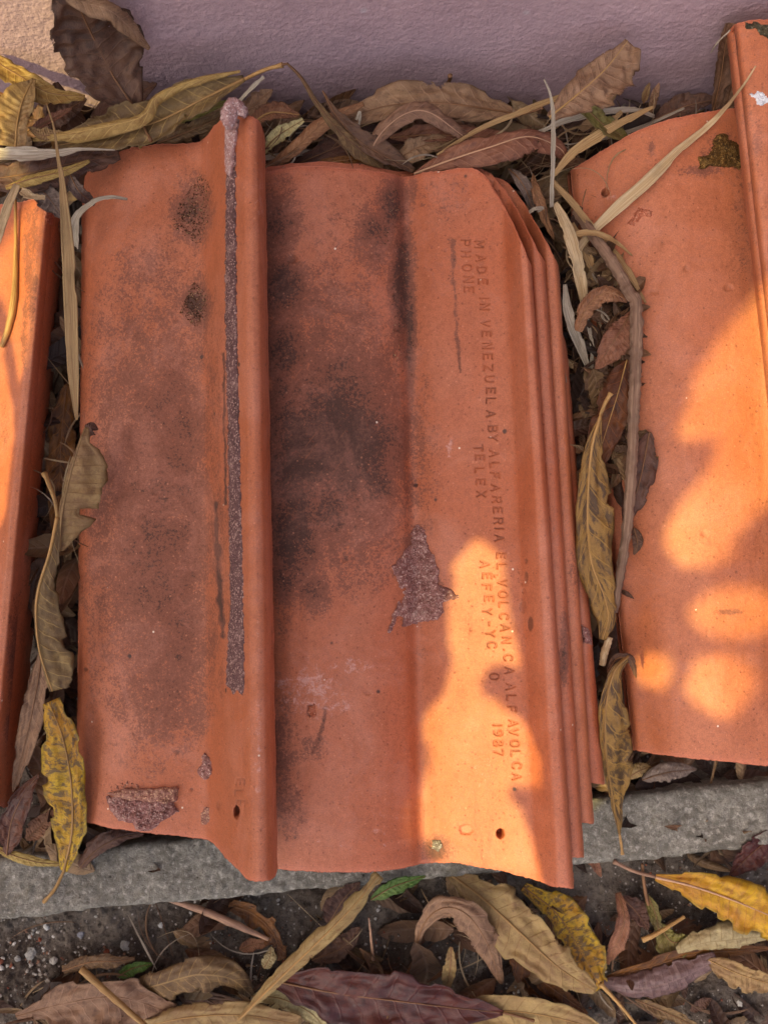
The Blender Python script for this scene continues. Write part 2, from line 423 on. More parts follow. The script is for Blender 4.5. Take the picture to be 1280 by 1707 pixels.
L['straw'] = straw_material('straw_pale', lin(206, 182, 144), lin(180, 150, 108), lin(124, 94, 62))
L['straw_tan'] = straw_material('straw_tan', lin(176, 144, 98), lin(150, 114, 72), lin(92, 64, 42))
L['straw_grey'] = straw_material('straw_grey', lin(186, 174, 156), lin(152, 136, 116), lin(104, 88, 72))
L['straw_pink'] = straw_material('straw_pinkish', lin(164, 126, 104), lin(190, 150, 118), lin(110, 78, 62))
L['stem'] = straw_material('leaf_stem', lin(190, 150, 92), lin(164, 122, 70), lin(112, 76, 46))
L['stem_dark'] = straw_material('leaf_stem_brown', lin(126, 88, 58), lin(150, 108, 72), lin(80, 54, 38))
L['bark'] = straw_material('twig_bark', lin(126, 96, 78), lin(152, 124, 102), lin(72, 52, 42), .85, 0)

def wall_material():
    m = NT('stucco_paint'); o = m.coord()
    a = m.noise(o, 9, 4, .6); b = m.noise(o, 130, 4, .65); f = m.noise(o, 700, 3, .7)
    c = m.mix(m.step(a, .35, .68), lin(186, 158, 163), lin(172, 145, 151))
    c = m.mix(m.math('MULTIPLY', m.step(b, .5, .72), .25), c, lin(150, 124, 130))
    xx, yy, zz = m.sep(o)
    sp_ = m.math('MULTIPLY', m.step(m.noise(o, 60, 6, .75), .50, .68), m.step(zz, .03, -.08))
    c = m.mix(m.math('MULTIPLY', sp_, .6), c, lin(112, 88, 80))
    c = m.mix(m.math('MULTIPLY', m.step(f, .5, .68), .22), c, lin(140, 116, 122))
    v = m.voro(o, 90); r = m.sep(v.outputs['Color'])[0]
    c = m.mix(m.math('MULTIPLY', m.math('MULTIPLY', m.step(v.outputs['Distance'], .25, .1), m.math('GREATER_THAN', r, .97)), .5), c, lin(190, 180, 185))
    return m.bsdf(c, .75, m.bump(m.math('ADD', m.noise(o, 420, 3, .55), m.math('MULTIPLY', f, .3)), .8, .001), .25)
M_WALL = wall_material()

def concrete_material():
    m = NT('kerb_concrete'); o = m.coord()
    a = m.noise(o, 30, 4, .6); b = m.noise(o, 260, 4, .7, .4); f = m.noise(o, 1200, 3, .7)
    c = m.mix(m.step(a, .35, .65), lin(120, 115, 105), lin(146, 141, 130))
    c = m.mix(m.math('MULTIPLY', m.step(b, .48, .62), .6), c, lin(92, 88, 79))
    c = m.mix(m.math('MULTIPLY', m.step(b, .46, .36), .6), c, lin(186, 180, 168))
    c = m.mix(m.math('MULTIPLY', m.step(a, .6, .74), .5), c, lin(98, 90, 62))
    v = m.voro(o, 160); r = m.sep(v.outputs['Color'])[0]
    c = m.mix(m.math('MULTIPLY', m.step(v.outputs['Distance'], .22, .1), m.math('GREATER_THAN', r, .95)), c, lin(60, 54, 48))
    ag = m.voro(o, 330); ar = m.sep(ag.outputs['Color'])
    c = m.mix(m.math('MULTIPLY', m.math('MULTIPLY', m.step(ag.outputs['Distance'], .45, .3), m.math('GREATER_THAN', ar[0], .90)), .6), c, m.mix(ar[1], lin(70, 66, 60), lin(196, 190, 180)))
    c = m.mix(m.math('MULTIPLY', m.step(f, .5, .62), .45), c, lin(84, 80, 72))
    return m.bsdf(c, .9, m.bump(m.math('ADD', b, m.math('MULTIPLY', f, .7)), .9, .0012), .2)
M_CONC = concrete_material()

def soil_material():
    m = NT('gritty_soil'); o = m.coord()
    a = m.noise(o, 26, 5, .6, .5); b = m.noise(o, 240, 5, .75); f = m.noise(o, 1100, 3, .8)
    c = m.mix(m.step(a, .38, .62), lin(78, 67, 59), lin(116, 106, 96))
    c = m.mix(m.math('MULTIPLY', m.step(b, .5, .65), .7), c, lin(54, 44, 38))
    c = m.mix(m.math('MULTIPLY', m.step(f, .56, .7), .6), c, lin(150, 140, 128))
    v = m.voro(o, 420); r = m.sep(v.outputs['Color'])[0]
    c = m.mix(m.math('MULTIPLY', m.step(v.outputs['Distance'], .4, .25), m.math('GREATER_THAN', r, .9)), c, lin(178, 168, 158))
    return m.bsdf(c, .95, m.bump(m.math('ADD', b, m.math('ADD', m.math('MULTIPLY', f, .6), m.math('MULTIPLY', v.outputs['Distance'], .4))), .9, .002), .2)
M_SOIL = soil_material()

def tint_material(name, rough=.85, trans=0):
    m = NT(name); o = m.coord(); c = m.attr('tint', 'Color'); f = m.noise(o, 700, 4, .7)
    c = m.mix(m.math('MULTIPLY', m.step(f, .45, .7), .5), c, m.hsv(c, .5, 1, .5))
    return m.bsdf(c, rough, m.bump(f, .6, .0006), .25, trans, c)
M_TINT = tint_material('gravel_stone')
def litter_material():
    m = NT('leaf_litter'); o = m.coord(); c = m.attr('tint', 'Color'); u, vv, _ = m.sep(m.coord('UV'))
    av = m.math('ABSOLUTE', m.math('MULTIPLY_ADD', vv, 2, -1)); f = m.noise(o, 500, 5, .75); g = m.noise(o, 120, 4, .6)
    fr = m.math('ABSOLUTE', m.math('MULTIPLY_ADD', m.math('FRACT', m.math('MULTIPLY_ADD', u, 9, m.math('MULTIPLY', av, -1.0))), 2, -1))
    vm = m.math('MAXIMUM', m.math('MULTIPLY', m.step(fr, .8, .97), .7), m.step(av, .14, .04))
    c = m.mix(m.math('MULTIPLY', m.step(g, .42, .66), .6), c, m.hsv(c, .49, 1.0, .55))
    c = m.mix(m.math('MULTIPLY', m.step(f, .5, .7), .5), c, m.hsv(c, .5, 1, .5))
    c = m.mix(m.math('MULTIPLY', vm, .45), c, m.hsv(c, .5, .8, 1.6))
    return m.bsdf(c, .55, m.bump(m.math('ADD', m.math('ADD', f, vm), fr), .6, .0006), .35, .1, c)
M_LITTER = litter_material()

def crown_material():
    m = NT('tree_foliage'); o = m.coord(); n = m.noise(o, 30, 3, .6)
    c = m.mix(n, (.045, .085, .02), (.08, .12, .03)); return m.bsdf(c, .5, None, .4)
M_CROWN = crown_material()

# ------------------------------------------------------------------ the setting: ground, kerb, wall
SOIL_Z, KERB_Z = -0.116, -0.088
K = {k: on_z(px, py, KERB_Z) for k, (px, py) in dict(bl=(0, 1430), br=(1280, 1300), fl=(0, 1533), fr=(1280, 1414)).items()}
kd = K['br']-K['bl']; kslope = kd[1]/kd[0]

def axis(lo, hi, dense_lo, dense_hi, step, grow=1.35):
    a = list(np.arange(dense_lo, dense_hi, step)); s = step
    x = dense_lo
    left = []
    while x > lo: s *= grow; x -= s; left.append(max(x, lo))
    s = step; x = a[-1]; right = []
    while x < hi: s *= grow; x += s; right.append(min(x, hi))
    return np.array(left[::-1]+a+right)

def build_ground():
    xs = axis(-3, 3, -.30, .30, .0013); ys = axis(-4, .30, -.37, -.20, .0013)
    X, Y = np.meshgrid(xs, ys)
    amp = sstep(-.6, -.4, Y)
    Z = SOIL_Z + amp*(.010*(fbm(X*26, Y*26, 3)-.5) + .007*(fbm(X*120, Y*120, 9)-.5) + .0055*(np.abs(fbm(X*300, Y*300, 5)-.5)) + .003*(fbm(X*600, Y*600, 6, 2)-.5))
    Z = np.where(Y > -.17, np.minimum(Z, SOIL_Z-.004), Z)
    V = np.stack([X, Y, Z], -1).reshape(-1, 3)
    o = mesh_obj('ground', V, grid_faces(len(ys), len(xs)), M_SOIL, origin=np.array([0, 0, SOIL_Z])); o['kind'] = 'structure'
build_ground()

def build_kerb():
    xs = axis(-1.5, 1.5, -.30, .30, .0015); n = len(xs)
    back = K['bl'][1] + (xs-K['bl'][0])*kslope
    fs = (K['fr'][1]-K['fl'][1])/(K['fr'][0]-K['fl'][0])
    front = K['fl'][1] + (xs-K['fl'][0])*fs
    ring = []
    for j, t in enumerate(np.linspace(0, 1, 40)):
        y = front + (back-front)*t
        ed = .0035*(np.exp(-t*26)+np.exp(-(1-t)*26))
        y = y + (1-2*t)*0 + .003*(fbm(xs*60, t*3+0*xs, 71)-.5) + (.002*(fbm(xs*160, 0*xs, 72)-.5) if j in (0, 39) else 0)
        z = KERB_Z + .0026*(fbm(xs*260, y*260, 70)-.5) + .003*(fbm(xs*18, y*18, 78)-.5) - ed
        ring.append(np.stack([xs, y, z], -1))
    f0 = ring[0].copy(); f0[:, 2] = SOIL_Z-.05; f0[:, 1] -= .001
    b0 = ring[-1].copy(); b0[:, 2] = SOIL_Z-.05
    V = np.vstack([f0]+ring+[b0]); fc = grid_faces(42, n)
    o = mesh_obj('kerb', V, fc, M_CONC); o['kind'] = 'structure'
build_kerb()

def build_wall():
    xs = axis(-1.6, 1.6, -.28, .28, .0011); zs = axis(-.20, 1.1, -.06, .13, .0011)
    X, Z = np.meshgrid(xs, zs)
    n = fbm(X*430, Z*470, 21, 2); n2 = fbm(X*190, Z*210, 33, 3)
    Y = WALL_Y - .00022*sstep(.36, .70, n) - .0004*n2 - .004*(fbm(X*9, Z*9, 40)-.5)
    V = np.stack([X, Y, Z], -1).reshape(-1, 3)
    fc = grid_faces(len(zs), len(xs))
    nb = len(V)
    B = np.array([[-1.6, WALL_Y+.12, -.2], [1.6, WALL_Y+.12, -.2], [-1.6, WALL_Y+.12, 1.1], [1.6, WALL_Y+.12, 1.1]])
    nx = len(xs); c0, c1, c2, c3 = 0, nx-1, (len(zs)-1)*nx, len(zs)*nx-1
    fc = np.vstack([fc, [[nb, nb+2, nb+3, nb+1], [c2, c3, nb+3, nb+2], [c0, c2, nb+2, nb], [c1, nb+1, nb+3, c3]]])
    o = mesh_obj('wall', V if False else np.vstack([V, B]), fc, M_WALL, origin=np.array([0, WALL_Y, 0]))
    tag(o, 'mauve pink stucco wall with pebbly paint behind the leaf litter', 'wall')
build_wall()

# ------------------------------------------------------------------ roof tiles
def smooth_interp(xc, yc, x):                      # monotone cubic (pchip-like)
    xc = np.asarray(xc, float); yc = np.asarray(yc, float)
    h = np.diff(xc); d = np.diff(yc)/h; m = np.zeros(len(xc))
    for i in range(1, len(xc)-1):
        m[i] = 0 if d[i-1]*d[i] <= 0 else (h[i-1]+h[i])*3/((2*h[i]+h[i-1])/d[i-1]+(h[i]+2*h[i-1])/d[i])
    m[0] = d[0]; m[-1] = d[-1]
    i = np.clip(np.searchsorted(xc, x, 'right')-1, 0, len(xc)-2)
    t = (x-xc[i])/h[i]
    return ((2*t**3-3*t**2+1)*yc[i] + (t**3-2*t**2+t)*h[i]*m[i] + (-2*t**3+3*t**2)*yc[i+1] + (t**3-t**2)*h[i]*m[i+1])

# single-stroke capitals, x right, y up, unit height
GL = {
 'A': [[(0, 0), (.35, 1), (.7, 0)], [(.13, .36), (.57, .36)]], 'B': [[(0, 0), (0, 1), (.45, 1), (.6, .85), (.6, .65), (.45, .53), (0, .53)], [(.45, .53), (.66, .38), (.66, .15), (.48, 0), (0, 0)]],
 'C': [[(.66, .82), (.5, 1), (.2, 1), (0, .75), (0, .25), (.2, 0), (.5, 0), (.66, .18)]], 'D': [[(0, 0), (0, 1), (.35, 1), (.62, .8), (.66, .5), (.62, .2), (.35, 0), (0, 0)]],
 'E': [[(.6, 1), (0, 1), (0, 0), (.6, 0)], [(0, .52), (.5, .52)]], 'F': [[(.6, 1), (0, 1), (0, 0)], [(0, .52), (.5, .52)]], 'H': [[(0, 0), (0, 1)], [(.6, 0), (.6, 1)], [(0, .5), (.6, .5)]],
 'I': [[(.3, 0), (.3, 1)]], 'L': [[(0, 1), (0, 0), (.58, 0)]], 'M': [[(0, 0), (0, 1), (.36, .35), (.72, 1), (.72, 0)]], 'N': [[(0, 0), (0, 1), (.62, 0), (.62, 1)]],
 'O': [[(.2, 0), (0, .25), (0, .75), (.2, 1), (.48, 1), (.68, .75), (.68, .25), (.48, 0), (.2, 0)]], 'P': [[(0, 0), (0, 1), (.45, 1), (.62, .86), (.62, .62), (.45, .48), (0, .48)]],
 'R': [[(0, 0), (0, 1), (.45, 1), (.62, .86), (.62, .64), (.45, .5), (0, .5)], [(.35, .5), (.64, 0)]], 'T': [[(0, 1), (.66, 1)], [(.33, 1), (.33, 0)]], 'U': [[(0, 1), (0, .25), (.18, 0), (.46, 0), (.64, .25), (.64, 1)]],
 'V': [[(0, 1), (.34, 0), (.68, 1)]], 'X': [[(0, 0), (.64, 1)], [(0, 1), (.64, 0)]], 'Y': [[(0, 1), (.33, .5), (.66, 1)], [(.33, .5), (.33, 0)]], 'Z': [[(0, 1), (.62, 1), (0, 0), (.62, 0)]],
 '1': [[(.3, 0), (.3, 1)]], '9': [[(.1, .02), (.4, .05), (.6, .35), (.6, .8), (.45, 1), (.15, 1), (0, .8), (.05, .55), (.3, .45), (.6, .65)]],
 '8': [[(.3, .52), (.06, .7), (.1, .95), (.3, 1), (.5, .95), (.54, .7), (.3, .52), (0, .32), (.04, .06), (.3, 0), (.56, .06), (.6, .32), (.3, .52)]], '7': [[(0, .92), (.08, 1), (.6, 1), (.25, 0)]],
 '-': [[(.1, .45), (.5, .45)]], '.': [[(.28, .02), (.32, .05)]], 'e': [[(.6, 1), (0, 1), (0, 0), (.6, 0)], [(0, .52), (.5, .52)], [(.22, 1.32), (.42, 1.38)]],
}
L1 = [('M', 799, 406), ('A', 801, 429), ('D', 803, 449), ('E', 805, 469), ('I', 807, 497), ('N', 808, 511), ('V', 809, 538), ('E', 811, 556), ('N', 812, 576), ('E', 813, 594), ('Z', 814, 613), ('U', 816, 631), ('E', 818, 651),
      ('L', 818, 668), ('A', 818, 689), ('B', 821, 714), ('Y', 822, 729), ('A', 823, 755), ('L', 824, 775), ('F', 825, 792), ('A', 826, 812), ('R', 828, 832), ('E', 830, 850), ('R', 831, 868), ('I', 832, 881), ('A', 832, 896), ('E', 835, 926),
      ('L', 836, 944), ('V', 837, 971), ('O', 838, 990), ('L', 839, 1008), ('C', 840, 1027), ('A', 842, 1046), ('N', 844, 1067), ('.', 846, 1083), ('C', 847, 1096), ('A', 849, 1117), ('A', 851, 1144), ('L', 852, 1163), ('F', 853, 1182),
      ('A', 855, 1205), ('V', 856, 1220), ('O', 858, 1239), ('L', 859, 1256), ('C', 861, 1276), ('A', 861, 1294)]
L2 = [('P', 776, 404), ('H', 777, 423), ('O', 779, 445), ('N', 781, 465), ('E', 782, 482), ('T', 797, 746), ('E', 800, 762), ('L', 799, 784), ('E', 801, 803), ('X', 802, 823), ('A', 808, 940), ('e', 812, 960), ('F', 811, 979), ('E', 815, 998),
      ('Y', 812, 1019), ('-', 816, 1040), ('Y', 817, 1056), ('C', 820, 1075), ('O', 824, 1127), ('1', 829, 1209), ('9', 830, 1222), ('8', 830, 1239), ('7', 831, 1254)]

def strokes(letters, size=14.0, lean=0.045):
    S = []
    for ch, cx, cy in letters:
        for line in GL[ch]:
            q = [(cx + (gy-.5)*size - (gx-.32)*size*lean, cy + (gx-.32)*size) for gx, gy in line]
            S += list(zip(q[:-1], q[1:]))
    return S

def groove_map(px, py, letters, hw=1.25):
    g = np.zeros(px.shape)
    for a, b in strokes(letters):
        x0, x1 = min(a[0], b[0])-4, max(a[0], b[0])+4; y0, y1 = min(a[1], b[1])-4, max(a[1], b[1])+4
        m = (px > x0) & (px < x1) & (py > y0) & (py < y1)
        if m.any():
            d = seg_dist(px[m], py[m], a, b); g[m] = np.maximum(g[m], 1-sstep(hw*.45, hw*1.5, d))
    return g

def make_tile(key, ctrl, mat, label, dens, rows, blobs=(), pales=(), letters=(), pits=(), lines=(), thick=.0090, chip=1.6, seed=0, bumpy=1.0, soft=.33):
    """ctrl: (top px, top py, bottom px, bottom py, height mm [, bottom height mm]) across the profile; dens: columns between neighbours"""
    C = [c if len(c) == 6 else tuple(c)+(c[4],) for c in ctrl]
    u = np.arange(len(C), dtype=float)
    s = np.concatenate([np.linspace(i, i+1, n, endpoint=False) for i, n in enumerate(dens)]+[[len(C)-1]])
    uf = np.linspace(0, len(C)-1, 40*(len(C)-1)+1); ker = np.exp(-(np.arange(-24, 25)/(40*soft))**2*2); ker /= ker.sum()
    cols = []
    for k in range(6):
        f = smooth_interp(u, [c[k] for c in C], uf); fp = np.concatenate([2*f[0]-f[24:0:-1], f, 2*f[-1]-f[-2:-26:-1]])
        cols.append(np.interp(s, uf, np.convolve(fp, ker, 'valid')))
    top = pix(cols[0], cols[1], cols[4]/1000); bot = pix(cols[2], cols[3], cols[5]/1000)
    nc = len(s); e = .0022
    t = np.concatenate([[0, e, 2*e], np.linspace(3*e, 1-3*e, rows), [1-2*e, 1-e, 1]]); nr = len(t)
    P = top[None]*(1-t[:, None, None]) + bot[None]*t[:, None, None]
    px, py = unpix(P)
    P0 = P.copy()
    # ragged broken ends and sides
    row_edge = np.exp(-np.minimum(t, 1-t)/.006)[:, None]
    jag = ((fbm(px*.05, 0*py+(t[:, None] > .5)*9, 50+seed, 3)-.5)*1.6 + (fbm(px*.32, 0*py+(t[:, None] > .5)*9, 57+seed, 3)-.5)*.9)*chip*.55/1000
    P[..., 1] += jag*row_edge*np.where(t[:, None] > .5, 1, -1)
    col_edge = np.exp(-np.minimum(s, len(C)-1-s)/.12)[None]
    jag2 = ((fbm(py*.03, 0*px+(s[None] > 2)*7, 80+seed, 3)-.5)*1.2 + (fbm(py*.3, 0*px+(s[None] > 2)*7, 84+seed, 3)-.5)*.7)*chip*.45/1000
    P[..., 0] += jag2*col_edge*np.where(s[None] > len(C)/2, 1, -1)
    # gentle unevenness of pressed clay
    P[..., 2] += bumpy*(.0009*(fbm(px*.010, py*.006, 11+seed, 3)-.5) + .00035*(fbm(px*.09, py*.02, 14+seed, 3)-.5) + .00016*(fbm(px*.35, py*.35, 19+seed, 2)-.5))
    P[..., 2] -= .0014*(row_edge**2)*(.4+fbm(px*.2, py*.2, 5+seed, 2)) + .0010*(col_edge**3)
    g = groove_map(px, py, letters) if letters else np.zeros(px.shape)
    P[..., 2] -= .00085*g
    raw = np.clip(row_edge*1.1*(.3+fbm(px*.3, py*.3, 31, 3)) + .55*col_edge**4, 0, 1)
    gat = g.copy()
    for (cx, cy, rx, ry, dep) in pits:
        d = np.hypot((px-cx)/rx, (py-cy)/ry) + .25*(fbm(px*.3, py*.3, 66, 2)-.5)
        k = 1-sstep(.7, 1.1, d); P[..., 2] -= abs(dep)/1000*k; gat = np.maximum(gat, k*1.5*(dep > 0)); raw = np.maximum(raw, k*(dep < 0))
    soot = np.zeros(px.shape); pale = np.zeros(px.shape)
    for (cx, cy, rx, ry, a) in blobs: soot = np.maximum(soot, a*np.exp(-(((px-cx)/rx)**2+((py-cy)/ry)**2)*.9)) + .12*a*np.exp(-(((px-cx)/rx)**2+((py-cy)/ry)**2))
    for (pts, wd, a) in lines:
        for q0, q1 in zip(pts[:-1], pts[1:]): soot = np.maximum(soot, a*np.exp(-(seg_dist(px+5*(fbm(py*.05, 0*px, 91)-.5), py, q0, q1)/(wd*(.35+1.3*fbm(py*.06, 0*px, 92))))**2)*(.45+1.0*fbm(py*.035, px*.1, 93)))
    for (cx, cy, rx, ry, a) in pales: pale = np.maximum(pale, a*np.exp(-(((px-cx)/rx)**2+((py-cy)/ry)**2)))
    # underside and rim
    Bt = P - np.array([0, 0, thick])
    ri = sorted(set([0, 1, 2]+list(range(4, nr-4, 8))+[nr-3, nr-2, nr-1])); ci = list(range(nc))
    Bc = Bt[np.ix_(ri, ci)]
    loop = [(0, j) for j in range(nc)] + [(i, nc-1) for i in range(1, nr)] + [(nr-1, j) for j in range(nc-2, -1, -1)] + [(i, 0) for i in range(nr-2, 0, -1)]
    li = np.array([i*nc+j for i, j in loop]); rim_t = P.reshape(-1, 3)[li]; rim_b = Bt.reshape(-1, 3)[li]
    rim_m = rim_t*.5+rim_b*.5 + .0005*(rng.random(rim_t.shape)-.5)
    n0 = nr*nc; nl = len(li)
    Vs = np.vstack([P.reshape(-1, 3), rim_m, rim_b, Bc.reshape(-1, 3)])
    k = np.arange(nl); k2 = (k+1) % nl
    f1 = np.stack([li[k], n0+k, n0+k2, li[k2]], -1); f2 = np.stack([n0+k, n0+nl+k, n0+nl+k2, n0+k2], -1)
    fb = grid_faces(len(ri), len(ci), n0+2*nl)
    fc = np.vstack([grid_faces(nr, nc)[:, ::-1], f1, f2, fb])
    ext = lambda a, r, b: np.concatenate([a.ravel(), np.full(2*nl, r), np.full(Bc.shape[0]*Bc.shape[1], b)])
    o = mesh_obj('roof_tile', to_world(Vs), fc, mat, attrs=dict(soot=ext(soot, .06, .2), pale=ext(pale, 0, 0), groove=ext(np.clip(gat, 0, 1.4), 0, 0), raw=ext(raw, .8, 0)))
    tag(o, label, 'roof tile', 'clay roof tiles laid by the wall')
    sub = P[::4, ::2] if nr > 400 else P[::2, ::2]
    W = to_world(sub); TILE_BVH.append((key, BVHTree.FromPolygons([Vector(v) for v in W.reshape(-1, 3)], grid_faces(*W.shape[:2]).tolist())))
    return o

TILES = {}
# top tile of the middle stack (with the stamped words)
CB = [(395, 292, 408, 1446, 4), (445, 283, 462, 1450, 13), (520, 276, 540, 1455, 17), (600, 281, 625, 1454, 15), (655, 289, 682, 1447, 7), (677, 293, 706, 1440, 0), (715, 285, 752, 1440, 6.5), (780, 279, 828, 1452, 13), (812, 296, 860, 1460, 17),
      (826, 318, 878, 1465, 19), (838, 340, 893, 1470, 22), (848, 357, 905, 1474, 28), (858, 376, 919, 1478, 35), (868, 398, 933, 1481, 39.5), (877, 420, 946, 1483, 40), (883, 435, 954, 1484, 37.5), (886, 442, 957, 1483, 32)]
BLB = [(465, 370, 35, 70, .75), (470, 480, 42, 55, .95), (470, 580, 45, 55, .8), (540, 500, 60, 60, .4), (655, 340, 26, 55, .85), (630, 395, 38, 60, .75), (668, 470, 20, 110, 1.05), (683, 560, 10, 120, .9), (688, 300, 8, 60, .5), (560, 740, 110, 120, .95), (500, 760, 60, 130, 1.0), (630, 725, 70, 60, .75),
       (490, 890, 50, 90, 1.0), (545, 850, 60, 60, .85), (522, 985, 34, 40, .72), (480, 960, 34, 50, .8), (620, 800, 50, 60, .85), (580, 640, 100, 80, .62), (560, 640, 140, 220, .45), (475, 700, 22, 320, .7), (580, 760, 120, 190, .8), (545, 640, 90, 200, .55), (640, 850, 50, 60, .5), (600, 420, 120, 160, .28), (740, 330, 50, 60, .3),
       (470, 1250, 30, 120, .45), (480, 1350, 40, 60, .35), (520, 1250, 40, 30, .3), (728, 1418, 22, 22, 1.25), (690, 900, 22, 22, .7), (712, 968, 34, 12, .6), (668, 940, 14, 30, .5), (700, 1090, 25, 40, .2), (1000, 0, 1, 1, 0)]
LNB = [([(752, 398), (755, 440), (758, 500), (762, 560), (766, 620)], 3.2, .72), ([(752, 400), (756, 470)], 6.5, .6), ([(520, 1255), (530, 1235), (545, 1180)], 4, .8), ([(600, 690), (680, 560)], 6, .2)]
PLB = [(520, 1150, 60, 45, .75), (590, 1110, 40, 16, .7), (560, 1180, 40, 14, .7), (470, 1140, 30, 20, .6), (630, 1380, 60, 50, .3), (800, 1290, 30, 30, .4), (750, 745, 6, 22, .9), (560, 1400, 100, 40, .25)]
TILES['B'] = make_tile('B', CB, MT_B, 'clay roof tile with stamped lettering on top of the middle stack, partly sunlit', [12, 26, 26, 18, 14, 18, 52, 34, 14, 12, 12, 12, 12, 10, 8, 5], 1050, BLB, PLB, L1+L2,
                       [(834, 1390, 6.5, 8, 9), (777, 1383, 12, 9, -.9), (518, 1185, 8, 11, .9), (693, 803, 7, 7, .7), (663, 545, 9, 9, .7), (487, 432, 7, 8, .8), (877, 935, 3, 5, .6), (877, 962, 3.5, 11, .6), (873, 985, 4, 5, .6),
                        (872, 1012, 7, 11, .7), (884, 1040, 5, 14, .7), (612, 1155, 6, 5, .6), (575, 932, 5, 6, .5), (785, 1050, 3, 3, .4), (745, 985, 3, 3, .3), (697, 882, 6, 6, .5)], LNB, seed=1, soft=.2)
# the three tiles under it, peeping out on the right
def under(dx, dh, tops, yb, xr, key, label, seed, letters=()):
    C = []
    for i, c in enumerate(CB):
        bx = c[2] + (xr-957)*(1 if i > 8 else .6)
        C.append((tops[i][0], tops[i][1], bx, yb-(1484-c[3])*.6, c[4]-dh))
    return make_tile(key, C, MT_C if seed % 2 else MT_B, label, [4, 6, 6, 5, 4, 6, 10, 14, 8, 8, 8, 8, 8, 8, 6, 4], 420, [(960, 950, 20, 60, .3), (940, 1080, 8, 60, .9)], [], letters, [], [], seed=seed)
T2 = [(400, 286), (450, 276), (520, 269), (600, 272), (655, 282), (700, 286), (740, 279), (790, 277), (822, 291), (836, 308), (850, 327), (862, 348), (876, 374), (888, 398), (899, 419), (905, 429), (908, 434)]
TILES['B2'] = under(20, 13, T2, 1432, 974, 'B2', 'clay tile second from the top of the middle stack, its rolled edge showing', 2, [('F', 807, 286), ('E', 815, 306), ('E', 825, 322)])
T3 = [(410, 300), (460, 292), (530, 288), (610, 288), (665, 298), (712, 300), (755, 292), (805, 288), (846, 304), (860, 320), (874, 338), (886, 358), (898, 378), (910, 400), (921, 421), (928, 434), (931, 440)]
TILES['B3'] = under(40, 26, T3, 1374, 990, 'B3', 'clay tile third from the top of the middle stack, thin edge visible', 3)
T4 = [(x+6, y+120) for x, y in T3]
T4[-5:] = [(908, 486), (919, 512), (930, 538), (940, 560), (944, 572)]
TILES['B4'] = under(60, 39, T4, 1309, 1008, 'B4', 'lowest clay tile of the middle stack, with a chipped outer edge', 4)
# left tile with the long mortar strip
CA = [(137, 306, 127, 1366, -40), (145, 285, 139, 1370, -28), (180, 256, 180, 1380, -15), (250, 241, 250, 1391, -6), (320, 236, 325, 1397, -2), (337, 231, 346, 1401, 2), (360, 205, 378, 1434, 26), (382, 190, 402, 1456, 44), (393, 189, 407, 1462, 47), (400, 189, 413, 1467, 51),
      (408, 190, 422, 1470, 55.5), (418, 192, 433, 1471, 57.5), (427, 197, 444, 1470, 56.5), (433, 204, 452, 1468, 52), (437, 213, 458, 1464, 46), (438, 224, 460, 1458, 36)]
BLA = [(290, 700, 75, 150, .50), (250, 900, 115, 230, .50), (255, 840, 120, 400, .60), (300, 800, 60, 130, .62), (285, 1050, 85, 150, .66), (210, 1000, 80, 130, .42), (225, 650, 70, 80, .40), (310, 640, 50, 90, .50), (320, 350, 30, 56, .95), (327, 510, 24, 42, 1.05), (270, 1170, 75, 75, .60),
       (330, 1180, 30, 60, .5), (200, 560, 90, 90, .32), (260, 460, 80, 70, .34), (180, 800, 50, 220, .38), (310, 920, 50, 100, .58), (250, 440, 14, 30, .5), (328, 700, 22, 330, .42), (230, 1180, 60, 60, .45)]
LNA = [([(360, 840), (362, 900), (365, 960), (372, 1060)], 5, 1.5), ([(373, 590), (374, 700), (376, 840)], 2.5, 1.3), ([(352, 860), (360, 930)], 3, .8)]
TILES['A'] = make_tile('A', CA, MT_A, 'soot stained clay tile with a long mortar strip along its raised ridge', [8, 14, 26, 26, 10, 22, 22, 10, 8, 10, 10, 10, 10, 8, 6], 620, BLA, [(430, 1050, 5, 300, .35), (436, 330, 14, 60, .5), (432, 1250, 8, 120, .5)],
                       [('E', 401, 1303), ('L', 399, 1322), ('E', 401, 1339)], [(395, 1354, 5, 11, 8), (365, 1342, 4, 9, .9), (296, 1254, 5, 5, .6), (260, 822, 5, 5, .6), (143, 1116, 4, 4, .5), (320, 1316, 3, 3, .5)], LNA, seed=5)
# far left tile, half out of the picture
CE = [(-90, 352, -190, 1330, -30), (-30, 345, -120, 1336, -38), (25, 337, -72, 1340, -32), (56, 333, -40, 1342, -20), (70, 334, -26, 1344, -14), (78, 336, -16, 1345, -14), (86, 339, -7, 1346, -19), (96, 346, 8, 1347, -34), (103, 354, 18, 1348, -54), (105, 360, 21, 1349, -62)]
TILES['E'] = make_tile('E', CE, MT_E, 'clay tile at the left edge of the stacks with a rough broken rim', [6, 18, 26, 14, 10, 10, 10, 12, 6], 480, [(30, 1110, 14, 90, .95), (22, 1220, 12, 40, .9), (50, 450, 14, 110, .45), (8, 720, 12, 60, .3)],
                       [(60, 900, 14, 300, .3)], [], [], [([(45, 400), (40, 620)], 5, .6), ([(62, 350), (50, 450)], 6, .6)], seed=6, chip=3.0)
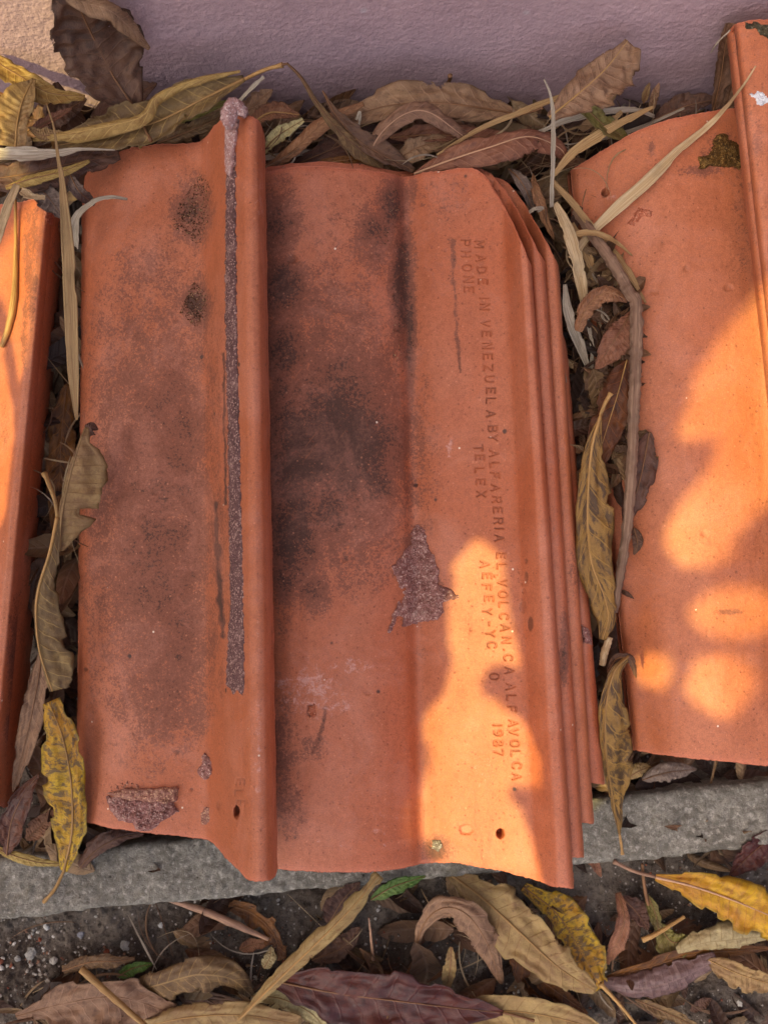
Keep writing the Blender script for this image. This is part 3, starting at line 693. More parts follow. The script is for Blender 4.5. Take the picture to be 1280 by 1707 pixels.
# right-hand tile in dappled sun
CC = [(950, 284, 1056, 1252, -18), (958, 279, 1063, 1253, -12), (975, 268, 1085, 1257, -7), (1020, 240, 1120, 1262, 3), (1070, 213, 1170, 1267, 10), (1130, 194, 1220, 1272, 13), (1190, 183, 1270, 1277, 12), (1228, 179, 1310, 1281, 11), (1262, 178, 1350, 1285, 16), (1320, 178, 1400, 1290, 30)]
TILES['C'] = make_tile('C', CC, MT_C, 'smooth clay tile on the right, dappled with round patches of sun', [6, 10, 18, 20, 20, 20, 16, 12, 10], 520, [(1170, 285, 40, 10, .6), (1205, 250, 40, 30, .4), (1150, 700, 160, 300, .12), (1235, 350, 30, 200, .25), (1085, 245, 6, 14, .7), (1215, 1020, 22, 5, .6)], [(1010, 330, 30, 6, .6)], [],
                       [(1008, 321, 6, 7, 7), (1213, 480, 8, 6, .7), (1090, 486, 7, 5, .6), (1143, 448, 5, 6, .6), (1172, 890, 6, 5, .5), (1103, 405, 3, 4, .4), (1020, 945, 6, 9, .5)], seed=7, chip=1.0)
CD = [(1221, 42, 1350, 1200, 38), (1223, 39, 1353, 1201, 46), (1228, 37, 1360, 1202, 50), (1240, 34, 1376, 1203, 52), (1280, 29, 1420, 1205, 53), (1330, 26, 1470, 1209, 52), (1400, 24, 1540, 1212, 50)]
TILES['D'] = make_tile('D', CD, MT_C, 'clay tile at the right edge with dark lichen and a white paint splash, leaning up the wall', [6, 8, 10, 16, 12, 8], 420, [(1240, 260, 20, 160, .3), (1262, 240, 14, 40, .4), (1225, 200, 6, 200, .6)], [], [], [], seed=8, chip=1.0)

# ------------------------------------------------------------------ things stuck to the tiles
def patch(tile, poly, hgt, mat, name, res=2.2, rough=1.0, label=None, seed=0, lift=0.0, edge=5.0, which=None, rag=9.0):
    poly = np.array(poly, float)
    poly = np.vstack([poly + 0, ])
    x0, y0 = poly.min(0)-res; x1, y1 = poly.max(0)+res
    xs = np.arange(x0, x1+res, res); ys = np.arange(y0, y1+res, res)
    X, Y = np.meshgrid(xs, ys)
    Xj = X + rag*(fbm(X*.16, Y*.16, 3+seed, 4)-.5); Yj = Y + rag*(fbm(X*.16, Y*.16, 13+seed, 4)-.5)
    ins = in_poly(Xj, Yj, poly); dist = poly_dist(Xj, Yj, poly); sd = np.where(ins, dist, -dist)
    keep = sd > -res*.9
    V, idx = [], -np.ones(X.shape, int)
    for i, j in zip(*np.where(keep)):
        p = on_tile(X[i, j], Y[i, j], 0, which=tile, miss=False)
        if p is None: continue
        d = ray(X[i, j], Y[i, j]); d /= np.linalg.norm(d)
        k = float(np.clip(sd[i, j]/edge, 0, 1))**.6 if sd[i, j] > 0 else 0
        n = float(fbm(X[i, j]*.16, Y[i, j]*.16, 23+seed, 2)); n2 = float(vnoise(X[i, j]*.6, Y[i, j]*.6, 41+seed))
        h = (k*(hgt*(.45+.9*n) + rough*.0011*(n2-.3)) - (.0008 if sd[i, j] <= 0 else 0) + lift)
        idx[i, j] = len(V); V.append(p-d*h)
    Fc = []
    for i in range(len(ys)-1):
        for j in range(len(xs)-1):
            q = [idx[i, j], idx[i, j+1], idx[i+1, j+1], idx[i+1, j]]
            q = [a for a in q if a >= 0]
            if len(q) >= 3 and np.ptp([V[a][2] for a in q]) < .02: Fc.append(q[::-1])
    o = mesh_obj(name, V, Fc, mat, parent=TILES[tile], smooth=True)
    if label: o['label'] = label
    return o

STRIP = [(377, 215), (376, 350), (375, 500), (379, 700), (381, 850), (384, 1000), (378, 1100), (376, 1141), (383, 1148), (388, 1158), (395, 1151), (405, 1160), (408, 1152), (407, 1050), (404, 900), (399, 700), (395, 500), (394, 350), (393, 215)]
patch('A', STRIP, .0010, M_MORTAR_D, 'mortar_strip', 1.8, .9, seed=1, edge=3, rag=5.5)
patch('A', [(375, 285), (374, 210), (376, 200), (400, 198), (397, 215), (393, 245), (390, 285), (384, 300)], .0035, M_MORTAR_P, 'mortar_strip', 1.9, 1.2, seed=2, edge=4, rag=4)
def mortar_lump():
    P = [(380, 215), (384, 185), (392, 176), (404, 186), (412, 192)]
    R = [6, 12.5, 13, 10, 6]
    c = catmull([on_tile(px, max(py, 205), .004, which='A')*0 + to_world(pix(px, py, .060)) for px, py in P], 22)
    r = np.interp(np.linspace(0, 1, 22), np.linspace(0, 1, 5), R)*(D-.06)/F
    r[0] *= .3; r[-1] *= .4
    v, f = tube_geo(c, r, 22, .5, 4); v += .0011*(rng.random(v.shape)-.5)
    mesh_obj('mortar_lump', v, f, M_MORTAR_P, parent=TILES['A'])
mortar_lump()
patch('A', [(176, 1324), (210, 1313), (250, 1313), (299, 1311), (297, 1334), (282, 1343), (250, 1340), (215, 1336)], .0030, M_CRUST, 'mortar_patch', 1.8, 1.0, seed=3, rag=5)
patch('A', [(176, 1326), (215, 1328), (284, 1334), (300, 1352), (276, 1366), (258, 1382), (240, 1389), (228, 1388), (222, 1372), (198, 1368), (182, 1350)], .0022, M_MORTAR, 'mortar_patch', 1.8, 1.8, seed=4, rag=6, edge=7)
patch('A', [(342, 1250), (354, 1280), (351, 1299), (340, 1302), (327, 1286), (334, 1274)], .0024, M_MORTAR, 'mortar_patch', 1.8, 1.5, seed=5)
patch('A', [(340, 1345), (350, 1346), (350, 1372), (338, 1374), (334, 1360)], .0008, M_CRUST, 'grit_patch', 1.8, 1.6, seed=6)
patch('B', [(688, 880), (700, 876), (708, 884), (712, 900), (716, 914), (722, 928), (730, 950), (732, 966), (730, 974), (748, 982), (766, 995), (742, 1002), (736, 1006), (738, 1022), (728, 1034), (700, 1038), (672, 1044), (666, 1012), (674, 985), (662, 966), (654, 946), (664, 930), (676, 918), (684, 906), (684, 892)], .0026, M_MORTAR, 'mortar_patch', 1.8, 1.6, seed=7, edge=10, rag=12)
patch('B', [(665, 1000), (670, 1012), (664, 1030), (655, 1050), (643, 1058), (650, 1040), (655, 1018)], .0012, M_MORTAR, 'mortar_patch', 1.8, 1.6, seed=8)
patch('B', [(720, 1400), (734, 1399), (737, 1412), (729, 1420), (719, 1413)], .0012, M_SOOT, 'dirt_clump', 1.7, 1.0, seed=9, rag=6)
patch('B', [(512, 1176), (524, 1174), (528, 1192), (518, 1198)], .0016, M_CHIP, 'clay_chip', 1.8, .8, seed=10)
patch('C', [(1192, 226), (1205, 220), (1216, 234), (1243, 245), (1245, 282), (1215, 279), (1195, 277), (1166, 281), (1162, 262), (1180, 258)], .0035, M_MOSS, 'dry_moss', 2, 2.2, seed=11)
patch('C', [(1045, 372), (1064, 346), (1088, 352), (1086, 363), (1070, 360), (1055, 376)], .0012, M_CHIP, 'clay_chip', 2, 1.0, seed=12)
patch('D', [(1238, 36), (1262, 37), (1290, 42), (1290, 72), (1266, 57), (1258, 48), (1244, 50)], .0015, M_LICHEN, 'dark_lichen', 2, 1.6, seed=13)
patch('D', [(1248, 156), (1262, 152), (1278, 158), (1280, 174), (1262, 176), (1256, 168)], .0005, M_PAINT, 'paint_splash', 1.6, .5, seed=14)
patch('B4', [(964, 1040), (975, 1045), (990, 1062), (988, 1075), (970, 1070)], .004, M_MORTAR, 'mortar_patch', 2, 1.4, seed=15)
patch('E', [(66, 318), (88, 338), (98, 360), (90, 375), (78, 372), (70, 345)], .0015, M_CHIP, 'broken_edge', 2, 1.5, seed=16)

def crumbs(tile, poly, n, mat, name, rmin, rmax, seed):       # loose black and pale grit lying on a tile
    r = np.random.default_rng(seed); poly = np.array(poly, float); V, Fc = [], []
    ico = np.array([(0, 0, 1), (.9, 0, .1), (0, .9, -.1), (-.9, 0, .1), (0, -.9, 0), (0, 0, -.8)]); fi = [(0, 1, 2), (0, 2, 3), (0, 3, 4), (0, 4, 1), (5, 2, 1), (5, 3, 2), (5, 4, 3), (5, 1, 4)]
    c = poly.mean(0)
    while n > 0:
        x, y = r.uniform(poly.min(0), poly.max(0))
        if not in_poly(np.array([x]), np.array([y]), poly)[0]: continue
        n -= 1; p = on_tile(x, y, .0003, which=tile, miss=False)
        if p is None: continue
        s = r.uniform(rmin, rmax)*(r.random()**1.5+.4)/1000; a = r.uniform(0, 6.28); st = r.uniform(.4, 2.2)
        q = ico*np.array([s*st, s, s]); q = np.stack([q[:, 0]*math.cos(a)-q[:, 1]*math.sin(a), q[:, 0]*math.sin(a)+q[:, 1]*math.cos(a), q[:, 2]], -1)+r.normal(0, s*.15, (6, 3))
        b = len(V); V += list(q+p); Fc += [(i+b, j+b, k+b) for i, j, k in fi]
    o = mesh_obj(name, V, Fc, mat, parent=TILES[tile], smooth=False); o['kind'] = 'stuff'
crumbs('A', [(305, 330), (335, 288), (352, 310), (347, 370), (332, 410), (302, 388), (284, 372)], 800, M_GRIT, 'loose_grit', .16, .52, 1)
crumbs('A', [(322, 468), (347, 490), (344, 530), (327, 547), (300, 522)], 560, M_GRIT, 'loose_grit', .16, .5, 2)
crumbs('B', [(655, 300), (672, 330), (690, 540), (690, 640), (660, 640), (640, 420)], 160, M_GRIT, 'loose_grit', .2, .55, 3)
crumbs('A', [(185, 1312), (205, 1300), (240, 1308), (220, 1330), (190, 1332)], 90, M_CRUST, 'loose_grit', .3, .7, 4)

# ------------------------------------------------------------------ leaves, blades, stems
def shape_leaf(u, a=.85, b=.75): return np.sin(np.pi*np.clip(u, 0, 1)**a)**b

def ribbon(pts, wl, wr, curl=(0, 0), fold=0.0, wave=.12, quilt=.06, N=12, nu=64, nv=21, seed=0, jag=.05, slant=1.1, crumple=1.7):
    P = to_work(catmull([point(p) for p in pts], nu))
    u = np.linspace(0, 1, nu)
    Wd = []
    for wv in (wl, wr):
        if np.isscalar(wv): ww = wv*shape_leaf(u*.985+.0075)
        else: ww = np.interp(u, np.linspace(0, 1, len(wv)), wv)
        Wd.append(np.maximum(ww, .35)*(D-P[:, 2])/F)
    tg = np.gradient(P, axis=0); tg /= np.linalg.norm(tg, axis=1)[:, None]+1e-12
    n0 = np.array([0, 0, 1.0]); side = np.cross(n0, tg); side /= np.linalg.norm(side, axis=1)[:, None]+1e-12
    nr = np.cross(tg, side); nr *= np.sign(nr[:, 2:3]+1e-9)
    v = np.linspace(-1, 1, nv); V = np.zeros((nu, nv, 3)); r = random.Random(seed)
    ph = [r.uniform(0, 6.28) for _ in range(6)]; k1 = r.uniform(2.0, 3.4); k2 = r.uniform(4.5, 7)
    for j, vv in enumerate(v):
        sgn = 1 if vv >= 0 else -1; a = abs(vv); ww = Wd[0] if vv >= 0 else Wd[1]; c = curl[0] if vv >= 0 else curl[1]
        ww = ww*(1+(jag*.7*(vnoise(u*22, sgn*3+0*u, seed)-.5)+.16*(fbm(u*6, sgn*3+0*u, seed+9, 3)-.5))*a)
        ww = ww*(1-a*min(jag*4, .5)*sstep(.66, .74, vnoise(u*11, sgn*7+0*u, seed+21)))
        if abs(c) > .02:
            sc = (abs(c)/math.sin(abs(c)) if abs(c) < 1.45 else abs(c))
            s = ww*sc*math.sin(abs(c)*a)/abs(c); z = ww*sc*(1-math.cos(abs(c)*a))/c
        else: s = ww*a; z = 0*ww
        z = z + fold*s
        q = u*N - slant*a**.8 + (.43 if sgn > 0 else 0); fr = np.abs(np.mod(q, 1)*2-1)
        z = z + quilt*ww*(1-fr**1.6)*min(1, a*3)*(1-.5*a)
        z = z + wave*ww*a*a*(.65*np.sin(6.283*k1*u+ph[0 if sgn > 0 else 1])+.35*np.sin(6.283*k2*u+ph[2 if sgn > 0 else 3]))
        z = z + crumple*ww*(.28*(fbm(u*4, a*1.5+sgn*4+0*u, seed+3, 3)-.5) + .22*(fbm(u*13, a*4+sgn*4+0*u, seed+5, 3)-.5))*min(1, .25+a*1.5)
        V[:, j] = P + side*(sgn*s)[:, None] + nr*z[:, None]
    U = np.stack([np.repeat(u, nv), np.tile(v*.5+.5, nu)], -1)
    return to_world(V.reshape(-1, 3)), grid_faces(nu, nv), U, to_world(P + nr*.0004)

SEED = [100]
LEAVES = []
def leaf(label, pts, wl, wr, mat, curl=(0, 0), fold=0.0, wave=.12, stalk=None, rib=1.15, name='dry_leaf', cat='leaf', quilt=.06, N=12, nu=64, nv=21, group='fallen leaves around the tiles', ribmat='stem_dark', jag=.05, slant=1.1):
    SEED[0] += 1
    if np.isscalar(curl): curl = (curl, curl)
    V, Fc, U, rp = ribbon(pts, wl, wr, curl, fold, wave, quilt, N, nu, nv, SEED[0], jag, slant)
    o = mesh_obj(name, V, Fc, L[mat], uv=U)
    sm = o.modifiers.new('thickness', 'SOLIDIFY'); sm.thickness = .00022; sm.offset = 0
    tag(o, label, cat, group)
    if rib:
        rr = np.linspace(1, .25, nu)*rib*.36/1000
        v, f = tube_geo(rp, rr, 6); mesh_obj('midrib', v, f, L[ribmat], parent=o)
    if stalk:
        c = catmull([point(p) for p in stalk], 16); rr = np.linspace(1.2, .95, 16)*max(rib, 1.3)*.40/1000; rr[:2] *= 1.25
        v, f = tube_geo(c, rr, 8, .15, SEED[0])
        uu = np.repeat(np.linspace(0, 1, 16), 8); vv2 = np.tile(np.arange(8)/8, 16)
        mesh_obj('stalk', v, f, L[ribmat], parent=o, uv=np.stack([uu, vv2], -1))
    LEAVES.append(o); return o

def blade(label, pts, width, mat='straw', curl=.5, wave=.05, name='grass_blade', cat='dry grass', fold=0.0):
    SEED[0] += 1
    wd = width if not np.isscalar(width) else [width*.5, width, width*.8, width*.2]
    V, Fc, U, rp = ribbon(pts, [x/2 for x in wd], [x/2 for x in wd], (curl, curl), fold, wave, 0, 1, 60, 11, SEED[0], .06)
    o = mesh_obj(name, V, Fc, L[mat], uv=U)
    sm = o.modifiers.new('thickness', 'SOLIDIFY'); sm.thickness = .0004; sm.offset = 0
    tag(o, label, cat, 'straw and dry grass blades'); return o

def stem(label, pts, r, mat, name='leaf_stalk', cat='stalk', bump=.25, n=40, sides=10):
    SEED[0] += 1
    c = catmull([point(p) for p in pts], n); rr = np.interp(np.linspace(0, 1, n), np.linspace(0, 1, len(r)), r)*.36/1000
    v, f = tube_geo(c, rr, sides, bump, SEED[0])
    uv = np.stack([np.repeat(np.linspace(0, 1, n), sides), np.tile(np.arange(sides)/sides, n)], -1)
    o = mesh_obj(name, v, f, L[mat], uv=uv); tag(o, label, cat, 'loose stalks and twigs'); return o

# --- top left, against the wall
big = leaf('large dark brown leaf standing against the wall at upper left', [(228, 185, 'w', 40), (190, 128, 'w', 28), (155, 60, 'w', 17), (118, -20, 'w', 10)], [10, 45, 72, 62, 30], [14, 52, 80, 74, 30], 'dark', (.5, .35), 0, .16, [(252, 235, 'w', 60), (228, 185, 'w', 40)], 2.0, ribmat='stem_dark', quilt=.03, jag=.03)
v_, f_, u_, _r = ribbon([(92, -22, 'w', 8), (135, 2, 'w', 12), (190, 22, 'w', 17), (250, 82, 'w', 20)], [4, 16, 20, 4], [6, 18, 16, 3], (-.9, -.9), 0, .15, .06, 10, 40, 11, 5)
mesh_obj('curled_edge', v_, f_, L['brown'], parent=big, uv=u_)
leaf('brown leaf base folded below the large wall leaf', [(150, 215, 0), (185, 185, 10), (225, 160, 30), (262, 140, 45)], 26, 34, 'dark', .4)
leaf('long olive brown leaf with a rolled yellowish margin above the soot stained tile', [(408, 132, 55), (340, 165, 52), (270, 200, 46), (190, 226, 40), (95, 243, 34)], [4, 26, 34, 26, 4], [6, 34, 40, 36, 8], 'olive', (.25, .9), 0, .10, [(472, 108, 62), (440, 117, 60), (408, 132, 55)], 2.4, ribmat='stem')
v_, f_, u_, _r = ribbon([(400, 118, 60), (330, 132, 60), (262, 160, 58), (235, 195, 54), (150, 216, 48), (55, 232, 42)], [3, 9, 10, 14, 15, 4], [2, 5, 6, 10, 8, 3], (-1.2, -1.2), 0, .12, .08, 14, 44, 11, 6)
mesh_obj('rolled_margin', v_, f_, L['ochre'], parent=LEAVES[-1], uv=u_)
leaf('narrow leaf with green margins tucked under the long olive leaf', [(232, 246, 30), (262, 214, 36), (320, 190, 38), (385, 168, 36)], [3, 12, 14, 3], [3, 9, 10, 3], 'green', .3)
leaf('dull olive leaf just above the top rim of the left tile', [(262, 240, 22), (330, 213, 28), (400, 182, 30)], 15, 16, 'olive', .3)
leaf('brown leaf tip behind the mortar lump', [(395, 205, 15), (430, 170, 22), (455, 150, 26)], 18, 16, 'brown', .4)
leaf('sunlit ochre leaf curling at the far upper left', [(-25, 92, 45), (35, 128, 42), (82, 155, 40), (142, 162, 38)], [10, 22, 16, 4], [12, 26, 26, 6], 'ochre', (-.5, .8), 0, .2)
leaf('tan leaf with an upright midrib, half in sun, at the left edge', [(27, 246, 44), (30, 205, 46), (40, 165, 46), (57, 132, 44)], [30, 42, 30, 4], [20, 26, 24, 4], 'tan', .3, .15, .08, None, 2, ribmat='stem')
leaf('dark brown leaf in the hollow beside the upright tan leaf', [(40, 222, 18), (90, 196, 22), (145, 165, 26)], 30, 26, 'dark', .35)
leaf('brown strip of leaf with a pale ridge in the upper left pile', [(52, 218, 34), (85, 200, 36), (122, 180, 38)], 9, 7, 'red', .6)
leaf('small torn tan leaf with a pointed tip under the rolled margin', [(110, 225, 42), (70, 226, 44), (48, 212, 46)], 8, 14, 'tan', .3)
blade('wide grey white strap lying across the litter at the left', [(-15, 256, 46), (40, 258, 46), (95, 255, 45), (140, 249, 44), (192, 250, 42)], [26, 26, 18, 5, 2], 'straw_grey', .4)
leaf('broad brown leaf beneath the grey white strap', [(-20, 300, 30), (45, 290, 34), (110, 275, 32), (200, 258, 26)], [20, 28, 26, 8], [16, 34, 26, 8], 'dark', (.3, -.5), 0, .15)
leaf('orange brown leaf edge glowing above the far left tile', [(10, 312, 33), (55, 298, 36), (105, 286, 36), (150, 268, 34)], [3, 10, 8, 3], [4, 11, 9, 3], 'ochre', -.6)
leaf('grey withered leaf at the head of the far left tile', [(48, 300, 26), (78, 325, 28), (108, 365, 20)], 20, 24, 'grey', .35)
leaf('twisted grey leaf scrap beside the corner of the left tile', [(118, 292, 30), (132, 318, 28), (158, 342, 16)], 12, 12, 'grey', .7)
blade('shrivelled grey leaf stalk curving over the upper corner of the left tile', [(124, 410, 10), (130, 362, 24), (158, 336, 32), (186, 329, 34), (213, 332, 32)], [20, 15, 11, 6, 4], 'straw_grey', .9, .1)
blade('long upright straw blade in the gap left of the soot stained tile', [(78, 172, 62), (90, 212, 60), (97, 260, 57), (104, 305, 54), (113, 400, 46), (119, 520, 30), (123, 610, 16), (128, 700, 4)], [1.5, 6, 12, 20, 22, 22, 18, 5], 'straw_tan', .35)
blade('sunlit white strap of straw at the left edge beside the broken rim', [(30, 308, 40), (14, 345, 42), (0, 390, 42), (-12, 430, 40)], [12, 16, 14, 10], 'straw', .5)
blade('short pale straw piece on the broken head of the far left tile', [(36, 318, 34), (52, 326, 36), (76, 330, 34)], [12, 16, 10, 8], 'straw', .7)
stem('long thin stalk lying on the sunlit far left tile', [(26, 332, 't', 4), (27, 420, 't', 4), (24, 500, 't', 4), (14, 548, 't', 4), (3, 578, 't', 3)], [2.6, 3.0, 4.2, 6.5, 4], 'stem')
leaf('thin twig like leaf rib at the far upper left', [(-10, 150, 40), (15, 165, 42), (38, 178, 42)], 4, 4, 'amber', .5)
# --- top middle
leaf('kinked olive strap leaf leaning from the wall down to the middle tile', [(480, 107, 66), (502, 130, 62), (528, 172, 56), (562, 215, 48), (604, 254, 36), (640, 278, 26)], [2, 4, 6, 12, 17, 6], [2, 3, 5, 10, 16, 4], 'olive', (-.7, -.7), 0, .05, [(470, 108, 64), (480, 106, 66)], 1.6)
leaf('dark spiked leaf tucked behind the kinked olive strap', [(538, 152, 46), (562, 195, 44), (605, 240, 38), (690, 285, 22)], [1, 12, 24, 20, 6], [1, 6, 10, 14, 4], 'dark', .4)
leaf('long brown leaf arched along the foot of the wall', [(868, 192, 18), (800, 180, 30), (720, 172, 36), (640, 178, 34), (560, 205, 26)], [4, 28, 34, 26, 10], [4, 30, 36, 30, 12], 'brown', (.2, .35), 0, .12, [(905, 180, 22), (868, 192, 18)], 1.8)
leaf('folded red brown leaf slanting up from the ridge of the left tile', [(440, 282, 20), (490, 250, 30), (540, 205, 38), (606, 172, 40)], [6, 16, 16, 4], [5, 12, 12, 4], 'red', (-.9, -.8), 0, .06)
leaf('dull brown leaf half hidden between the arch and the middle tile', [(470, 285, 8), (540, 255, 16), (620, 225, 18), (700, 235, 12)], 20, 24, 'dark', .3)
leaf('curled brown leaf bending over in the middle of the pile', [(612, 264, 30), (636, 222, 40), (676, 190, 48), (716, 188, 48), (770, 226, 38), (806, 250, 26)], [5, 18, 24, 18, 12, 3], [4, 12, 16, 14, 8, 3], 'brown', (-.9, -.7), 0, .06, None, 1.4, ribmat='straw_pink')
leaf('amber leaf showing at the rim of the middle tile', [(520, 275, 20), (570, 268, 24), (618, 262, 20)], 8, 16, 'amber', .3)
leaf('striped red brown leaf bowing over the top rim of the middle tile', [(690, 290, 26), (748, 268, 36), (815, 246, 44), (880, 228, 46), (930, 246, 38), (945, 268, 28)], [4, 22, 24, 18, 20, 6], [4, 14, 28, 34, 20, 6], 'red', (-.45, -.6), 0, .07, None, 1.8, N=18, slant=2.2, ribmat='straw_pink')
leaf('brown leaf scrap below the curled bending leaf', [(650, 275, 18), (700, 245, 26), (760, 235, 22)], 18, 22, 'brown', .5)
leaf('dark brown crumpled leaf between the arch and the striped leaf', [(650, 230, 20), (720, 225, 26), (800, 228, 20), (850, 222, 14)], 18, 14, 'red', .6, 0, .3)
leaf('pale curling leaf beside the rounded head of the ridge', [(440, 252, 26), (462, 228, 32), (506, 200, 34)], [6, 14, 4], [6, 14, 4], 'cream', .4, 0, .1)
leaf('brown leaf with a pale rib behind the ridge head', [(418, 208, 20), (452, 188, 26), (500, 192, 24)], 20, 14, 'red', .3, 0, .1, None, 2, ribmat='stem')
blade('grey strap in shadow above the left rim of the middle tile', [(436, 264, 14), (470, 260, 16), (520, 252, 12)], [10, 13, 12, 5], 'straw_grey', .4)
blade('tan stem slanting up to the right beneath the speckled leaf', [(728, 258, 34), (800, 215, 42), (880, 182, 46), (960, 150, 48), (1010, 118, 50)], [3, 8, 10, 8, 3], 'straw_tan', .8)
blade('tiny pale straw tip in the middle of the brown pile', [(594, 200, 38), (600, 188, 42), (598, 218, 34)], [4, 5, 3], 'straw_grey', .4)
blade('short straw stalk rising behind the mortar lump', [(398, 170, 50), (422, 145, 56), (440, 128, 58)], [5, 6, 7, 6], 'straw_grey', .6)
stem('dark little stub at the crest of the arched leaf', [(742, 142, 'w', 10), (749, 134, 'w', 12), (750, 126, 'w', 14)], [2, 3, 4], 'stem_dark')
# --- top right
leaf('large speckled brown leaf leaning on the wall at upper right', [(915, 196, 'w', 55), (962, 158, 'w', 42), (1008, 116, 'w', 28), (1046, 68, 'w', 14)], [6, 22, 30, 22, 6], [8, 30, 52, 58, 26], 'brown', (.2, .35), 0, .14, None, 1.7, ribmat='stem')
leaf('olive grey crumpled leaf under the speckled leaf', [(938, 172, 44), (975, 182, 46), (1005, 208, 42), (1045, 232, 30)], [8, 16, 16, 6], [8, 12, 16, 6], 'green', .6, 0, .2)
blade('pale grey straw curving under the speckled leaf', [(896, 222, 38), (945, 200, 42), (1010, 186, 42), (1060, 184, 38), (1090, 194, 30)], [7, 12, 10, 6], 'straw_grey', .5)
blade('broad tan straw running along the top rim of the right tile', [(918, 296, 30), (955, 255, 36), (1005, 222, 40), (1060, 192, 42), (1088, 178, 42)], [8, 16, 18, 12, 5], 'straw_tan', .6)
blade('second tan straw crossing behind the olive grey leaf', [(985, 228, 36), (1012, 208, 40), (1036, 186, 42)], [12, 15, 12, 6], 'straw_tan', .5)
blade('thin grey straw low in the upper right pile', [(930, 262, 18), (985, 236, 22), (1060, 215, 20), (1140, 180, 26)], [5, 7, 6, 3], 'straw_grey', .4)
blade('upright white straw standing in front of the striped leaf', [(907, 132, 98), (917, 160, 92), (922, 200, 84), (921, 260, 66), (919, 345, 38)], [2, 7, 8, 7, 6], 'straw_grey', .6)
leaf('dark leaf leaning in the corner beside the right edge tile', [(1188, 185, 'w', 30), (1200, 130, 'w', 20), (1208, 75, 'w', 12), (1218, 38, 'w', 6)], [4, 12, 16, 10], [6, 20, 22, 10], 'dark', .5)
leaf('second brown leaf in the shaded corner under the right edge tile', [(1206, 188, 'w', 26), (1218, 140, 'w', 16), (1228, 95, 'w', 10)], 22, 16, 'brown', .5)
leaf('brown leaf lying low against the wall left of the shaded corner', [(1090, 200, 0), (1140, 178, 6), (1195, 165, 10)], 22, 16, 'dark', .3)
leaf('small pale leaf shard upright beneath the speckled leaf', [(1072, 172, 26), (1078, 150, 34), (1082, 138, 38)], 7, 6, 'tan', .3)
leaf('brown shard of leaf standing beside the pale shard', [(1084, 188, 20), (1090, 160, 30), (1098, 138, 36)], 8, 8, 'brown', .3)
blade('hair thin pale fibre in front of the shaded corner', [(1184, 88, 'w', 60), (1196, 70, 'w', 60), (1217, 50, 'w', 56)], [2, 2.4, 2], 'straw_grey', .3)
# --- gap right of the stack
blade('long pale straw blade laid across the right tile', [(952, 432, 32), (985, 388, 't', 14), (1022, 350, 't', 10), (1072, 306, 't', 7), (1130, 250, 't', 6), (1190, 200, 't', 8), (1236, 145, 't', 6), (1259, 110, 't', 8)], [12, 14, 24, 22, 14, 9, 5, 2], 'straw', .45)
blade('upright flattened straw in the gap right of the stack', [(925, 338, 36), (946, 385, 36), (962, 440, 32), (976, 520, 16)], [10, 20, 22, 20, 10], 'straw', .5)
blade('grey split straw beside the upright flattened straw', [(952, 372, 26), (980, 430, 22), (992, 480, 16), (985, 540, 2)], [12, 16, 14, 10], 'straw_tan', .5)
blade('tan strap slanting down over the edge of the right tile', [(918, 300, 38), (955, 340, 36), (1000, 395, 't', 9), (1044, 450, 't', 7), (1076, 505, 't', 4)], [8, 12, 12, 14, 3], 'straw_tan', .6)
blade('small curved tan stem ending in a brown point on the right tile', [(948, 392, 34), (985, 388, 38), (1012, 396, 36), (1032, 408, 't', 7), (1053, 426, 't', 4)], [9, 11, 9, 6, 2.5], 'straw_tan', .8)
stem('greyish twig kinked in the gap left of the right tile', [(958, 352, 26), (992, 398, 32), (1022, 440, 36), (1049, 488, 38), (1057, 498, 39), (1060, 512, 38), (1060, 580, 33), (1056, 680, 26), (1052, 780, 19), (1044, 880, 10), (1033, 960, 0), (1024, 1020, -8)], [6, 8.2, 9, 9.2, 9.6, 8.6, 8.2, 8.2, 7.6, 7, 5], 'bark', 'twig', 'twig', .6, 220, 16)
leaf('pinkish brown leaf arched over the kink of the twig', [(962, 552, 22), (978, 512, 30), (1010, 488, 36), (1046, 500, 34)], [6, 14, 15, 5], [8, 16, 18, 6], 'red', -.6)
blade('grey leaf blade bent down the side of the stack', [(941, 474, 26), (946, 520, 22), (962, 565, 14), (984, 625, -2)], [6, 16, 20, 14, 4], 'straw_grey', .8)
blade('thin grey straw pair below the arched pinkish leaf', [(978, 530, 14), (986, 580, 8), (984, 640, -2)], [5, 7, 4], 'straw_grey', .7)
leaf('brown leaf in the depth of the gap below the twig kink', [(1052, 520, 30), (1022, 570, 27), (992, 615, 16)], 28, 20, 'red', .4)
leaf('dark maroon leaf hanging beside the lowest stack tile', [(968, 610, -6), (972, 680, -12), (966, 760, -20), (958, 830, -28)], 22, 24, 'maroon', .4)
leaf('amber brown leaf lying under the twig', [(1044, 600, 24), (1028, 660, 22), (1006, 730, 14), (985, 800, 2)], 28, 32, 'amber', .3, ribmat='stem')
leaf('mottled olive leaf hanging in the gap right of the stack', [(1000, 692, 32), (986, 745, 28), (980, 810, 21), (979, 880, 14), (986, 940, 7), (1005, 990, 1), (1013, 1030, -4), (1004, 1066, -10)], [3, 18, 32, 44, 46, 36, 26, 16, 8], [2, 10, 16, 19, 20, 24, 26, 22, 6], 'mottle', (-.4, -.35), 0, .08, [(1018, 655, 38), (1008, 672, 36), (1000, 692, 32)], 2.6, ribmat='stem')
leaf('tan mottled leaf drooping over the kerb right of the stack', [(1046, 1094, 0), (1022, 1122, 2), (1009, 1185, -8), (1010, 1260, -24), (1022, 1335, -52), (1032, 1390, -78)], [6, 34, 50, 44, 16, 3], [2, 12, 8, 6, 5, 2], 'mottle', (-.5, -.8), 0, .10, [(1037, 1424, -84), (1035, 1408, -82), (1032, 1390, -78)], 2.0, ribmat='stem')
